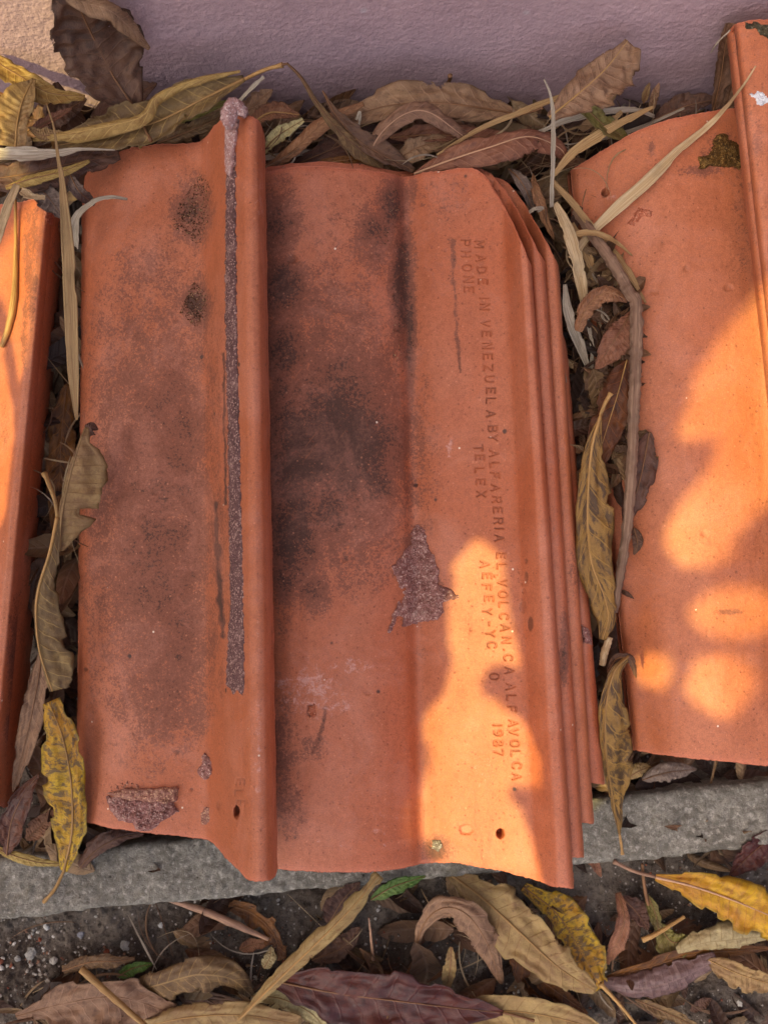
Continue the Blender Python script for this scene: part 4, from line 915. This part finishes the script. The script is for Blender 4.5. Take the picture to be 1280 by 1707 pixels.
leaf('dark curled leaf tip at the head of the drooping tan leaf', [(1012, 1120, -10), (1028, 1098, -2), (1050, 1100, 0), (1060, 1130, -8)], 8, 8, 'dark', -.7)
stem('pale broken end of stem above the drooping leaf', [(1015, 1062, -14), (1008, 1085, -16), (1003, 1108, -20)], [6, 6.5, 5], 'straw')
leaf('greenish leaf fragment to the right of the twig', [(1064, 672, 2), (1078, 715, 4), (1084, 740, 4), (1094, 768, 't', 3)], [4, 12, 14, 2], [4, 8, 8, 2], 'green', .3)
leaf('brown leaf behind the lower half of the twig', [(1082, 720, 18), (1066, 800, 13), (1040, 880, 5)], 24, 26, 'dark', .3)
leaf('dark scrap of leaf on the shaded edge of the right tile', [(1056, 880, 't', 3), (1062, 905, 't', 3), (1056, 925, 't', 3)], 9, 9, 'dark', .4)
leaf('tiny dark seed husk on the right tile below the twig', [(1033, 984, 't', 4), (1044, 990, 't', 5), (1056, 998, 't', 3)], 4, 4, 'dark', .8, rib=0)
leaf('grey brown leaf upright at the cut corner of the stack', [(848, 282, 24), (866, 300, 28), (880, 326, 22), (888, 355, 10)], 12, 10, 'grey', .5)
leaf('thin reddish leaf upright between the stack and the straw', [(888, 290, 24), (894, 325, 24), (912, 375, 14), (924, 400, 8)], 9, 9, 'red', .6)
blade('small white curl of fibre on the corner of the stack', [(882, 354, 46), (892, 348, 50), (904, 347, 48), (896, 353, 45)], [5, 6, 6, 3], 'straw_grey', .6)
# --- left gap
leaf('torn tan leaf lying on the left flank of the soot stained tile', [(100, 918, -14), (104, 860, -2), (116, 800, 6), (134, 738, 12), (144, 712, 12)], [2, 6, 7, 6, 3], [6, 46, 56, 52, 10], 'tan', (.3, -.55), 0, .12, None, 2.0, ribmat='straw_tan', jag=.14)
leaf('dark torn flap at the top of the torn tan leaf', [(140, 726, 10), (152, 712, 12), (164, 716, 8)], 9, 14, 'dark', -.5, rib=0)
leaf('long olive leaf with a thick stalk hanging in the left gap', [(96, 862, 4), (84, 920, 2), (67, 975, -2), (61, 1020, -6), (67, 1085, -12), (88, 1152, -20)], [4, 16, 32, 44, 52, 36], [2, 3, 4, 4, 4, 6], 'olive', (-.35, -.5), 0, .06, [(74, 788, 10), (84, 812, 10), (93, 838, 8), (96, 862, 4)], 2.8, N=15, ribmat='stem')
leaf('yellow leaf streaked with dark bands hanging over the kerb at lower left', [(107, 1452, -58), (121, 1385, -46), (119, 1300, -34), (104, 1225, -26), (82, 1170, -24)], [6, 36, 54, 46, 16], [6, 24, 22, 26, 18], 'yellow', (-.35, -.2), 0, .07, [(74, 1503, -84), (92, 1482, -76), (107, 1452, -58)], 2.4, ribmat='stem')
leaf('brown leaf wedged along the broken rim of the far left tile', [(72, 1080, -28), (62, 1150, -32), (45, 1230, -40), (22, 1320, -52)], 22, 18, 'brown', .4)
leaf('maroon brown folded leaf at the lower left corner of the stacks', [(12, 1425, -72), (20, 1370, -62), (40, 1325, -54), (66, 1290, -52)], 18, 26, 'maroon', (.5, .7), 0, .2)
leaf('pinkish brown leaf low in the left gap behind the yellow leaf', [(45, 1400, -78), (75, 1370, -74), (90, 1350, -72)], 18, 16, 'red', .5)
leaf('narrow ochre leaf along the kerb at the left edge', [(-10, 1412, -74), (30, 1428, -72), (70, 1438, -74), (112, 1440, -78)], 8, 11, 'ochre', -.5)
leaf('dark curled leaf on the kerb below the lower corner of the left tile', [(134, 1446, -82), (158, 1420, -74), (195, 1398, -70), (240, 1388, -78)], [8, 20, 18, 6], [6, 10, 12, 6], 'dark', -.7, 0, .15)
leaf('long dark leaf deep in the left gap below the straw blade', [(112, 640, -40), (104, 720, -44), (100, 800, -48), (92, 900, -52)], 24, 24, 'amber', .3)
# --- foreground on the soil
stem('pinkish dry stalk lying on the soil below the kerb', [(272, 1498, -98), (330, 1515, -98), (390, 1540, -98), (448, 1566, -100)], [2.5, 6.5, 7, 3], 'straw_pink')
leaf('torn amber leaf beneath the pinkish stalk', [(382, 1508, -106), (420, 1522, -104), (455, 1555, -102), (470, 1600, -104)], [10, 16, 20, 8], [10, 18, 24, 8], 'amber', .3, 0, .2, jag=.15)
leaf('dark brown leaf standing in the shade under the middle tile', [(548, 1540, -100), (572, 1500, -92), (600, 1470, -88)], 26, 20, 'dark', .4)
leaf('red brown leaf under the rolled tan leaf', [(520, 1600, -106), (570, 1580, -102), (600, 1545, -102)], 26, 18, 'dark', .3)
leaf('olive leaf with ribbed blade at the bottom left of the maroon leaf', [(420, 1660, -104), (470, 1665, -100), (520, 1690, -98), (550, 1725, -100)], 18, 20, 'cream', .4, 0, .1, N=10, ribmat='stem')
leaf('glossy dark maroon leaf lying flat at the bottom', [(462, 1636, -98), (560, 1655, -94), (660, 1668, -92), (760, 1680, -92), (838, 1688, -94)], [16, 56, 58, 38, 6], [16, 50, 54, 32, 6], 'maroon', (.15, .1), .12, .06, [(890, 1702, -94), (862, 1694, -94), (838, 1688, -94)], 1.8, N=10, quilt=.08, ribmat='stem_dark')
leaf('long rolled tan leaf slanting across the foreground', [(398, 1700, -84), (452, 1645, -80), (520, 1580, -76), (585, 1515, -74), (632, 1458, -76)], [3, 12, 15, 15, 9], [3, 9, 13, 17, 10], 'tan', (-.9, -.2), 0, .08, None, 2.6, ribmat='stem', jag=.1)
leaf('dull green leaf on the kerb below the middle tile', [(618, 1500, -84), (655, 1478, -82), (710, 1460, -84)], 12, 14, 'leafgreen', .2)
leaf('yellow and brown leaf under the large tan leaf', [(872, 1478, -104), (925, 1520, -100), (965, 1580, -98), (1000, 1648, -98)], [8, 36, 42, 14], [8, 20, 24, 10], 'yellow', .2, 0, .08)
leaf('large ribbed tan leaf below the right corner of the middle tile', [(752, 1458, -92), (805, 1498, -86), (868, 1556, -82), (930, 1612, -82), (992, 1652, -88)], [6, 42, 56, 36, 8], [8, 34, 52, 42, 8], 'tan', (.15, .1), -.08, .06, [(738, 1448, -90), (745, 1453, -91), (752, 1458, -92)], 2.4, N=15, ribmat='stem')
leaf('brown leaf shadowed under the large tan leaf', [(850, 1590, -110), (910, 1640, -106), (980, 1690, -106)], 16, 32, 'amber', .2)
leaf('arched brown leaf curling over itself on the soil', [(690, 1600, -104), (704, 1545, -88), (734, 1515, -74), (772, 1520, -70), (808, 1565, -80), (836, 1640, -102)], [4, 10, 20, 26, 22, 4], [4, 8, 24, 32, 20, 4], 'brown', (-.5, -.6), 0, .06, [(640, 1712, -92), (662, 1655, -96), (690, 1600, -104)], 1.6, N=14, slant=.3)
leaf('short tan leaf tip under the arched brown leaf', [(752, 1578, -92), (750, 1615, -94), (742, 1660, -104)], 10, 13, 'tan', .5, 0, .2)
stem('thin pale stalk standing on the soil', [(615, 1530, -84), (618, 1560, -92), (622, 1600, -106)], [1.6, 2.4, 3.2], 'straw_pink')
leaf('ochre tan leaf along the bottom edge', [(690, 1720, -104), (780, 1695, -98), (860, 1686, -96), (960, 1705, -98), (1010, 1725, -100)], [10, 28, 34, 26, 8], [10, 30, 34, 30, 8], 'tan', .35, 0, .15, ribmat='stem')
leaf('rolled purple grey leaf at the lower right', [(1000, 1640, -98), (1060, 1648, -94), (1120, 1636, -92), (1195, 1600, -92)], [8, 22, 26, 12], [6, 24, 26, 14], 'purple', (-1.0, -.9), 0, .04, None, 0, N=18, slant=.1, quilt=.10)
leaf('orange brown leaf edge above the purple grey leaf', [(1010, 1630, -102), (1080, 1612, -98), (1160, 1590, -96), (1290, 1580, -98)], 16, 14, 'amber', .3)
leaf('bright yellow leaf with a pink midrib at the right edge', [(1092, 1462, -86), (1150, 1476, -82), (1220, 1500, -78), (1310, 1538, -76)], [6, 26, 40, 40], [6, 30, 46, 44], 'bright', (-.15, -.25), 0, .08, [(1022, 1436, -88), (1055, 1452, -88), (1092, 1462, -86)], 2.6, ribmat='straw_pink')
leaf('cream curled leaf under the bright yellow leaf', [(1128, 1586, -94), (1175, 1572, -88), (1225, 1566, -86), (1280, 1560, -88)], [6, 26, 28, 10], [4, 16, 18, 10], 'cream', (-.9, -.6), 0, .1, None, 0, N=8, slant=.2)
leaf('dull olive leaf cupped inside the cream curled leaf', [(1098, 1540, -102), (1120, 1570, -98), (1160, 1560, -96)], 18, 26, 'green', .6)
leaf('narrow red brown leaf upright on the soil at lower right', [(1030, 1488, -96), (1040, 1530, -90), (1028, 1570, -94), (1010, 1606, -104)], [4, 12, 14, 4], [6, 14, 14, 4], 'red', .6)
leaf('dark leaf behind the narrow red brown leaf', [(1035, 1495, -106), (1060, 1520, -104), (1080, 1550, -106)], 20, 16, 'dark', .3)
leaf('red brown leaf in the shade of the kerb at the right edge', [(1300, 1385, -92), (1255, 1420, -88), (1215, 1460, -92)], 26, 22, 'maroon', .35)
stem('greenish stalk upright on the soil at lower right', [(1070, 1440, -88), (1074, 1480, -94), (1082, 1520, -102)], [2.4, 3.2, 4], 'stem_dark')
stem('cream stalk in front of the cream curled leaf', [(1070, 1567, -92), (1095, 1556, -90), (1140, 1528, -92)], [5, 3.6, 3], 'stem')
leaf('olive twisted leaf scrap beside the greenish stalk', [(1078, 1490, -100), (1092, 1525, -98), (1098, 1560, -102)], 9, 12, 'green', .6)
leaf('tan leaf with fine veins at the bottom right', [(1180, 1600, -92), (1235, 1625, -88), (1310, 1648, -88)], 20, 26, 'tan', .25, 0, .06, ribmat='stem')
leaf('olive blade leaf at the bottom edge on the right', [(1058, 1666, -102), (1110, 1688, -98), (1180, 1722, -98)], 12, 12, 'olive', .4)
stem('thin yellowish stalk trailing from the large tan leaf', [(1000, 1640, -92), (1030, 1672, -96), (1066, 1716, -100)], [4, 3, 2.4], 'stem')
leaf('round dark dead leaf on the soil at the bottom right corner', [(1150, 1685, -112), (1170, 1672, -111), (1186, 1665, -112)], 10, 10, 'dark', .3, rib=0)
leaf('broad brown leaf at the bottom left corner', [(28, 1694, -104), (110, 1672, -98), (200, 1662, -94), (290, 1690, -96)], [6, 34, 40, 20], [6, 40, 46, 30], 'brown', .3, 0, .12, N=9, ribmat='stem_dark')
leaf('small olive leaf twisted on the gravel at lower left', [(105, 1618, -106), (150, 1604, -98), (195, 1602, -94), (225, 1598, -98)], [8, 12, 12, 3], [8, 12, 16, 4], 'olive', (-.6, -.3), 0, .1)
leaf('green leaf tip beside the small olive leaf', [(196, 1628, -104), (222, 1614, -98), (256, 1606, -102)], 10, 12, 'leafgreen', .4)
stem('thick pale stalk slanting across the bottom left corner', [(136, 1615, -84), (170, 1646, -82), (215, 1686, -82), (250, 1716, -82)], [6.5, 5.5, 5, 4.5], 'stem')
leaf('humped olive leaf with a crack at the bottom left', [(215, 1655, -104), (270, 1640, -90), (330, 1625, -82), (385, 1632, -88), (420, 1660, -102)], [10, 26, 28, 26, 8], [10, 34, 36, 30, 8], 'olive', (-.6, -.6), 0, .08, None, 0)
leaf('dark leaf shadowed beneath the humped olive leaf', [(190, 1640, -111), (280, 1660, -110), (400, 1670, -109)], 24, 30, 'dark', .2)
leaf('tan leaf spread along the bottom edge left of the rolled leaf', [(210, 1722, -98), (300, 1698, -90), (400, 1692, -88), (500, 1708, -92)], [8, 20, 22, 14], [10, 30, 34, 20], 'tan', -.3, 0, .12, N=10, ribmat='stem')
leaf('small pale oval leaf beside the pinkish stalk', [(440, 1614, -100), (450, 1596, -97), (452, 1578, -99)], 11, 13, 'cream', .3, rib=.8)
leaf('small red brown leaf left of the pale oval leaf', [(400, 1584, -108), (425, 1574, -105), (450, 1572, -107)], 12, 12, 'red', .3)
leaf('little brown leaf behind the small green one on the soil', [(968, 1420, -100), (985, 1432, -97), (1002, 1462, -101)], 9, 9, 'red', .5)
leaf('dark leaf behind the kerb under the right tile', [(1070, 1300, -84), (1110, 1288, -78), (1160, 1282, -86)], 16, 18, 'grey', -.5)
leaf('pale curled leaf behind the kerb under the right tile', [(1040, 1300, -86), (1065, 1285, -78), (1085, 1278, -86)], 12, 14, 'tan', -.8)

# ------------------------------------------------------------------ litter nobody could count, gravel, pebbles
def litter():
    r = np.random.default_rng(5); V, Fc, Cc, Uv = [], [], [], []
    zones = [(-30, 1300, 120, 300, 900, None), (900, 1100, 280, 1260, 520, 'gapR'), (60, 140, 280, 1440, 320, 'gapL'), (100, 1300, 1260, 1440, 160, 'kerb'), (330, 1300, 1480, 1730, 130, 'front'), (0, 330, 1650, 1730, 40, 'front'), (966, 1058, 410, 800, 170, 'onC'), (960, 1040, 300, 470, 60, 'onC')]
    pal = [lin(96, 66, 46), lin(72, 50, 38), lin(118, 84, 58), lin(136, 108, 76), lin(56, 40, 32), lin(104, 78, 58), lin(144, 118, 86)]
    for x0, x1, y0, y1, n, kind in zones:
        for _ in range(n):
            px, py = r.uniform(x0, x1), r.uniform(y0, y1)
            if kind is None:
                z = r.uniform(-.075, -.004) if py > 170 else r.uniform(-.06, -.02); p = on_z(px, py, z)
            elif kind == 'onC':
                if px > np.interp(py, [300, 400, 440, 500, 700, 900], [950, 985, 1018, 1052, 1052, 1036]): continue
                p = on_tile(px, py, r.uniform(.001, .006))
            elif kind == 'front': p = on_z(px, py, r.uniform(-.114, -.109))
            elif kind == 'kerb': p = on_z(px, py, r.uniform(-.114, -.098))
            else: p = on_z(px, py, r.uniform(-.10, -.045)+ .02*(1 if py < 600 else 0) - .03*(1 if py > 1000 else 0))
            if p[1] > WALL_Y-.012: p[1] = WALL_Y-.012-r.uniform(0, .01)
            if p[2] < SOIL_Z+.003: p[2] = SOIL_Z+.003
            Lg = r.uniform(.012, .036)*(.5 if kind == 'onC' else .75 if kind else 1); Wd = Lg*(r.uniform(.22, .46) if r.random() > .3 else r.uniform(.05, .1)); a = r.uniform(0, 6.28) if kind else r.normal(0, .6); t1, t2 = r.normal(0, .4, 2)
            u = np.linspace(-1, 1, 9); b = len(V); cv = r.uniform(-.45, .5); cu = r.uniform(-.9, 1.1); c = np.array(pal[r.integers(len(pal))])*r.uniform(.7, 1.25); bend = r.normal(0, .2)
            for iq, q in enumerate(u):
                ww = Wd*math.sqrt(max(1-q*q, .01))*(1+.25*(r.random()-.5))
                for sv in (-1, -.5, 0, .5, 1):
                    l = np.array([q*Lg, sv*ww*(1-.25*abs(cu)*abs(sv))+bend*Lg*q*q, cv*Lg*q*q + abs(sv)**1.6*ww*cu + .12*ww*(r.random()-.5)])
                    l = np.array([l[0]*math.cos(a)-l[1]*math.sin(a), l[0]*math.sin(a)+l[1]*math.cos(a), l[2]+t1*l[0]+t2*l[1]])
                    V.append(p+l); Cc.append(c); Uv.append((iq/8, sv*.5+.5))
            Fc += [(b+i*5+j, b+i*5+j+1, b+i*5+j+6, b+i*5+j+5) for i in range(8) for j in range(4)]
    V = np.array(V); V[:, 1] = np.minimum(V[:, 1], WALL_Y-.006); V[:, 2] = np.maximum(V[:, 2], SOIL_Z)
    o = mesh_obj('leaf_litter', V, Fc, M_LITTER, cols=np.array(Cc), uv=np.array(Uv))
    o['kind'] = 'stuff'; o['label'] = 'brown broken leaf litter packed between the tiles and the wall'; o['category'] = 'leaf litter'
litter()

def loose_straw():
    r = np.random.default_rng(17); V, Fc, Cc, Uv = [], [], [], []
    pal = [lin(196, 172, 134), lin(168, 138, 98), lin(176, 160, 140), lin(140, 108, 80), lin(120, 88, 64)]
    for x0, x1, y0, y1, n, kind in [(20, 330, 165, 232, 40, 'p'), (440, 960, 190, 285, 80, 'p'), (880, 1180, 170, 330, 70, 'p'), (905, 1050, 300, 640, 75, 'g'), (70, 130, 380, 900, 22, 'l'), (560, 1280, 1500, 1710, 30, 'f'), (20, 560, 1520, 1700, 22, 'f')]:
        for _ in range(n):
            px, py = r.uniform(x0, x1), r.uniform(y0, y1)
            if kind == 'g' and px > np.interp(py, [300, 400, 440, 500, 700], [940, 975, 1008, 1045, 1045]): continue
            if kind == 'p': p = on_z(px, py, r.uniform(-.01, .034) if py > 200 else r.uniform(-.03, .01))
            elif kind == 'g': p = on_tile(px, py, r.uniform(.002, .012)) if px > 950 else on_z(px, py, r.uniform(-.01, .02))
            elif kind == 'l': p = on_z(px, py, r.uniform(-.04, -.01))
            else: p = on_z(px, py, r.uniform(-.110, -.100))
            if p[1] > WALL_Y-.02: p[1] = WALL_Y-.02
            ln = r.uniform(.008, .026)*(.6 if kind == 'g' else 1); wd = r.uniform(.00018, .0007); a = r.normal(.25, .7) if kind == 'p' else r.normal(1.9, .5) if kind in 'gl' else r.uniform(0, 6.28)
            d = np.array([math.cos(a), math.sin(a), r.normal(0, .12)]); sd = np.array([-math.sin(a), math.cos(a), r.normal(0, .5)]); kk = r.normal(0, .35); kz = r.normal(0, .22); c = np.array(pal[r.integers(5)])*r.uniform(.7, 1.1); b = len(V)
            for iq, q in enumerate(np.linspace(-1, 1, 10)):
                m_ = p + d*q*ln + np.array([-d[1], d[0], 0])*kk*ln*q*q + np.array([0, 0, kz*ln*(1-q*q)])
                w_ = wd*(1-.75*abs(q)**3)*(1+.3*(r.random()-.5))
                V.extend([m_-sd*w_, m_+np.array([0, 0, w_*.7]), m_+sd*w_]); Cc.extend([c]*3); Uv.extend([(iq/9*.3, 0.0), (iq/9*.3, .5), (iq/9*.3, 1.0)])
            Fc += [(b+i*3+j, b+i*3+j+1, b+i*3+j+4, b+i*3+j+3) for i in range(9) for j in range(2)]
    o = mesh_obj('loose_straw', np.array(V), Fc, M_LITTER, cols=np.array(Cc), uv=np.array(Uv)); o['kind'] = 'stuff'
    o['label'] = 'thin pale straw strands tangled through the leaf litter'; o['category'] = 'straw'
loose_straw()

def rock_geo(p, s, r, sub=1):
    t = (1+5**.5)/2
    v = np.array([(-1, t, 0), (1, t, 0), (-1, -t, 0), (1, -t, 0), (0, -1, t), (0, 1, t), (0, -1, -t), (0, 1, -t), (t, 0, -1), (t, 0, 1), (-t, 0, -1), (-t, 0, 1)])/1.9
    f = [(0, 11, 5), (0, 5, 1), (0, 1, 7), (0, 7, 10), (0, 10, 11), (1, 5, 9), (5, 11, 4), (11, 10, 2), (10, 7, 6), (7, 1, 8), (3, 9, 4), (3, 4, 2), (3, 2, 6), (3, 6, 8), (3, 8, 9), (4, 9, 5), (2, 4, 11), (6, 2, 10), (8, 6, 7), (9, 8, 1)]
    v = v*(1+r.normal(0, .13, (12, 1)))*np.array([1, r.uniform(.6, 1), r.uniform(.45, .8)])*s
    a = r.uniform(0, 6.28); R = np.array([[math.cos(a), -math.sin(a), 0], [math.sin(a), math.cos(a), 0], [0, 0, 1]])
    return v@R.T + p, f

def gravel():
    r = np.random.default_rng(11); V, Fc, Cc = [], [], []
    pal = [lin(150, 142, 132), lin(120, 110, 100), lin(178, 172, 162), lin(96, 82, 72), lin(140, 104, 84), lin(80, 72, 66), lin(196, 190, 182), lin(140, 84, 64)]
    for k in range(9000):
        px = r.uniform(-20, 1300); py = r.uniform(1420, 1720)
        left = math.exp(-((px-140)/220)**2)*math.exp(-((py-1600)/60)**2)
        if r.random() > .30+.7*left: continue
        p = on_z(px, py, SOIL_Z+.001); s = (.00035+.0011*r.random()**3)*(1+1.1*left*r.random()**3)
        v, f = rock_geo(p, s, r); b = len(V); V += list(v); Fc += [tuple(i+b for i in q) for q in f]
        Cc += [np.array(pal[min(int(r.random()**1.15*8), 7)])*r.uniform(.75, 1.1)]*12
    o = mesh_obj('gravel', V, Fc, M_TINT, cols=np.array(Cc), smooth=False); o['kind'] = 'stuff'
    o['label'] = 'fine pale and brown grit scattered over the dark soil'; o['category'] = 'gravel'
    peb = [(52, 1590, 17, (170, 166, 158), 'largest round pale pebble on the soil at lower left'), (78, 1520+25, 8, (215, 212, 206), 'small white stone at the left below the kerb'), (90, 1602, 9, (200, 194, 184), 'oblong cream stone right of the largest pebble'), (30, 1598, 8, (190, 186, 178), 'pale chip left of the largest pebble'),
           (270, 1543, 8, (225, 225, 222), 'bright white chip in the middle of the soil strip'), (210, 1576, 12, (176, 172, 164), 'rough grey stone above the twisted olive leaf'), (178, 1587, 8, (150, 84, 62), 'brick red crumb above the twisted olive leaf'), (68, 1566, 6, (150, 80, 58), 'brick red crumb above the largest pebble'),
           (82, 1636, 9, (178, 170, 158), 'beige stone below the oblong cream stone'), (135, 1558, 8, (150, 150, 158), 'bluish grey stone below the kerb'), (1232, 1672, 8, (196, 190, 180), 'white stone at the bottom right corner')]
    for px, py, s, c, lb in peb:
        p = on_z(px, py, SOIL_Z+.003); v, f = rock_geo(p, s*.30/1000, r)
        o = mesh_obj('pebble', v, f, M_TINT, cols=np.tile(np.array(lin(*c))*.72, (12, 1)), smooth=False)
        sd = o.modifiers.new('round', 'SUBSURF'); sd.subdivision_type = 'SIMPLE'; sd.levels = 2; sd.render_levels = 2
        tx = bpy.data.textures.new('rock_noise', 'CLOUDS'); tx.noise_scale = .002
        dm = o.modifiers.new('rough', 'DISPLACE'); dm.texture = tx; dm.strength = .0016; dm.texture_coords = 'GLOBAL'
        tag(o, lb, 'pebble', 'pebbles on the soil')
gravel()

# ------------------------------------------------------------------ the tree overhead whose leaves break up the sun
EA = np.cross(SUN, [0, 1, 0]); EA /= np.linalg.norm(EA); EB = np.cross(SUN, EA)
def ab(p): return np.array([np.dot(p, EA), np.dot(p, EB)])
def ell(cx, cy, rx, ry, n=18): return [(cx+rx*math.cos(6.283*k/n), cy+ry*math.sin(6.283*k/n)) for k in range(n)]
GAPS = [
 ('t', [(838, 866), (820, 884), (790, 902), (765, 920), (750, 945), (758, 975), (746, 1000), (744, 1040), (752, 1090), (758, 1132), (738, 1160), (708, 1188), (704, 1226), (722, 1262), (714, 1288), (698, 1312), (682, 1345), (678, 1390), (686, 1430), (690, 1500), (912, 1520), (906, 1470), (895, 1420), (884, 1382), (860, 1342), (842, 1313), (890, 1317), (908, 1308), (902, 1268), (888, 1226), (866, 1198), (830, 1172), (800, 1150), (803, 1126), (816, 1114), (842, 1109), (872, 1118), (872, 1104), (856, 1050), (847, 1000), (843, 930)]),
 ('t', [(880, 885), (891, 885), (904, 1085), (892, 1090)]),
 ('t', [(1330, 430), (1282, 468), (1250, 500), (1200, 556), (1166, 610), (1146, 668), (1130, 715), (1122, 738), (1180, 728), (1202, 735), (1175, 785), (1132, 836), (1108, 876), (1104, 908), (1122, 938), (1150, 950), (1196, 938), (1236, 892), (1290, 830), (1330, 790)]),
 ('t', ell(1226, 1022, 76, 46)), ('t', ell(1198, 1142, 57, 55)), ('t', ell(1052, 1000, 24, 66)), ('t', ell(1088, 1120, 34, 34)), ('t', ell(1088, 815, 14, 40)),
 ('t', [(-60, 300), (72, 318), (69, 360), (66, 410), (60, 470), (52, 560), (43, 640), (36, 668), (25, 600), (14, 540), (4, 500), (-60, 470)]), ('t', [(-60, 560), (2, 560), (14, 640), (26, 690), (18, 780), (8, 880), (-60, 900)]),
 ('w', [(-70, -120), (84, -120), (92, -20), (100, 40), (122, 92), (140, 128), (122, 158), (90, 150), (40, 120), (-70, 60)]),
 ('z', [(-70, 70), (40, 120), (58, 140), (50, 190), (30, 250), (20, 310), (-70, 310)]),
]
GP = []
for kind, poly in GAPS:
    if kind == 't': q = [ab(on_tile(px, py)) for px, py in poly]
    elif kind == 'w': q = [ab(on_wall(px, py, .003)) for px, py in poly]
    else: q = [ab(on_z(px, py, .04)) for px, py in poly]
    GP.append(np.array(q))

def build_tree():
    r = np.random.default_rng(3)
    corner = [ab(p) for px in (-60, 1340) for py in (-40, 1760) for p in (on_z(px, py, -.11), on_z(px, py, .06))] + [ab(np.array([x, WALL_Y, z])) for x in (-.26, .26) for z in (-.1, .13)]
    corner = np.array(corner); lo, hi = corner.min(0)-.012, corner.max(0)+.012
    g = .005; A = np.arange(lo[0], hi[0], g); B = np.arange(lo[1], hi[1], g); GA, GB = np.meshgrid(A, B)
    inside = np.zeros(GA.shape, bool)
    for p in GP: inside |= in_poly(GA, GB, p)
    dist = np.full(GA.shape, 9.0)
    for p in GP: dist = np.minimum(dist, poly_dist(GA, GB, p))
    cover = np.zeros(GA.shape, int)
    cells = [(i, j) for i in range(len(B)) for j in range(len(A)) if not inside[i, j]]; r.shuffle(cells)
    u = np.linspace(0, 1, 7); prof = np.sin(np.pi*u**.8)**.8
    V, Fc = [], []
    bs = ab(on_tile(900, 900))[0]; rs = ab(on_tile(1060, 900))[0]; dirn = np.sign(rs-bs)
    for i, j in cells:
        if cover[i, j] >= 2: continue
        c = np.array([GA[i, j], GB[i, j]])
        done = False
        for Lg in (.105, .075, .05, .032, .02, .012, .007):
            if dist[i, j] < .004 and Lg > .05: continue
            for _ in range(5):
                a = r.uniform(0, 6.28); d = np.array([math.cos(a), math.sin(a)]); n = np.array([-d[1], d[0]]); w = Lg*r.uniform(.30, .42)*.5
                s = c - d*Lg*r.uniform(.3, .7)
                mid = s + np.outer(u, d)*Lg + np.outer((u-.5)**2*4-1, n)*Lg*r.uniform(-.06, .06)
                out = np.vstack([mid+np.outer(prof*w, n), mid-np.outer(prof*w, n), mid])
                if any((in_poly(out[:, 0], out[:, 1], p) & (poly_dist(out[:, 0], out[:, 1], p) > .0018)).any() for p in GP): continue
                done = True; break
            if done: break
        if not done: continue
        x0, y0 = out.min(0); x1, y1 = out.max(0)
        j0, j1 = max(int((x0-lo[0])/g), 0), min(int((x1-lo[0])/g)+2, len(A)); i0, i1 = max(int((y0-lo[1])/g), 0), min(int((y1-lo[1])/g)+2, len(B))
        ring = np.vstack([mid+np.outer(prof*w, n), (mid-np.outer(prof*w, n))[::-1]])
        cover[i0:i1, j0:j1] += in_poly(GA[i0:i1, j0:j1], GB[i0:i1, j0:j1], ring)
        k = float(sstep(-.02, .10, dirn*(c[0]-bs))); H = .86 + .45*k + r.uniform(-.05, .05) + .12*float(vnoise(c[0]*6, c[1]*6, 2))
        b = len(V); tl = r.normal(0, .25, 2)
        for q in range(7):
            for sg in (-1, 0, 1):
                pt = mid[q]+sg*prof[q]*w*n; hh = H + tl[0]*(u[q]-.5)*Lg + (tl[1]*sg+.25*abs(sg))*prof[q]*w
                V.append(pt[0]*EA + pt[1]*EB + hh*SUN)
        Fc += [(b+q*3+e, b+q*3+e+1, b+q*3+e+4, b+q*3+e+3) for q in range(6) for e in range(2)]
    V = np.array(V)
    o = bpy.data.objects.new('shade_tree', None); COL.objects.link(o)
    base = np.array([-1.2, -.9, SOIL_Z]); o.location = Vector(base)
    tag(o, 'leafy tree overhanging the tiles and casting the dappled shade', 'tree')
    cr = mesh_obj('crown', V, Fc, M_CROWN, parent=o); cr['kind'] = 'stuff'
    top = EA*(hi[0]+.16) + EB*((lo[1]+hi[1])/2) + SUN*1.35; base = np.array([top[0], top[1], SOIL_Z])
    tv, tf = tube_geo(catmull([base, base+[.03, -.02, .5], base+[-.02, .02, 1.0], top, top+[.05, .1, .5]], 40), np.linspace(.07, .03, 40), 12, .3, 3)
    mesh_obj('trunk', tv, tf, L['bark'], parent=o, uv=np.zeros((len(tv), 2)))
build_tree()
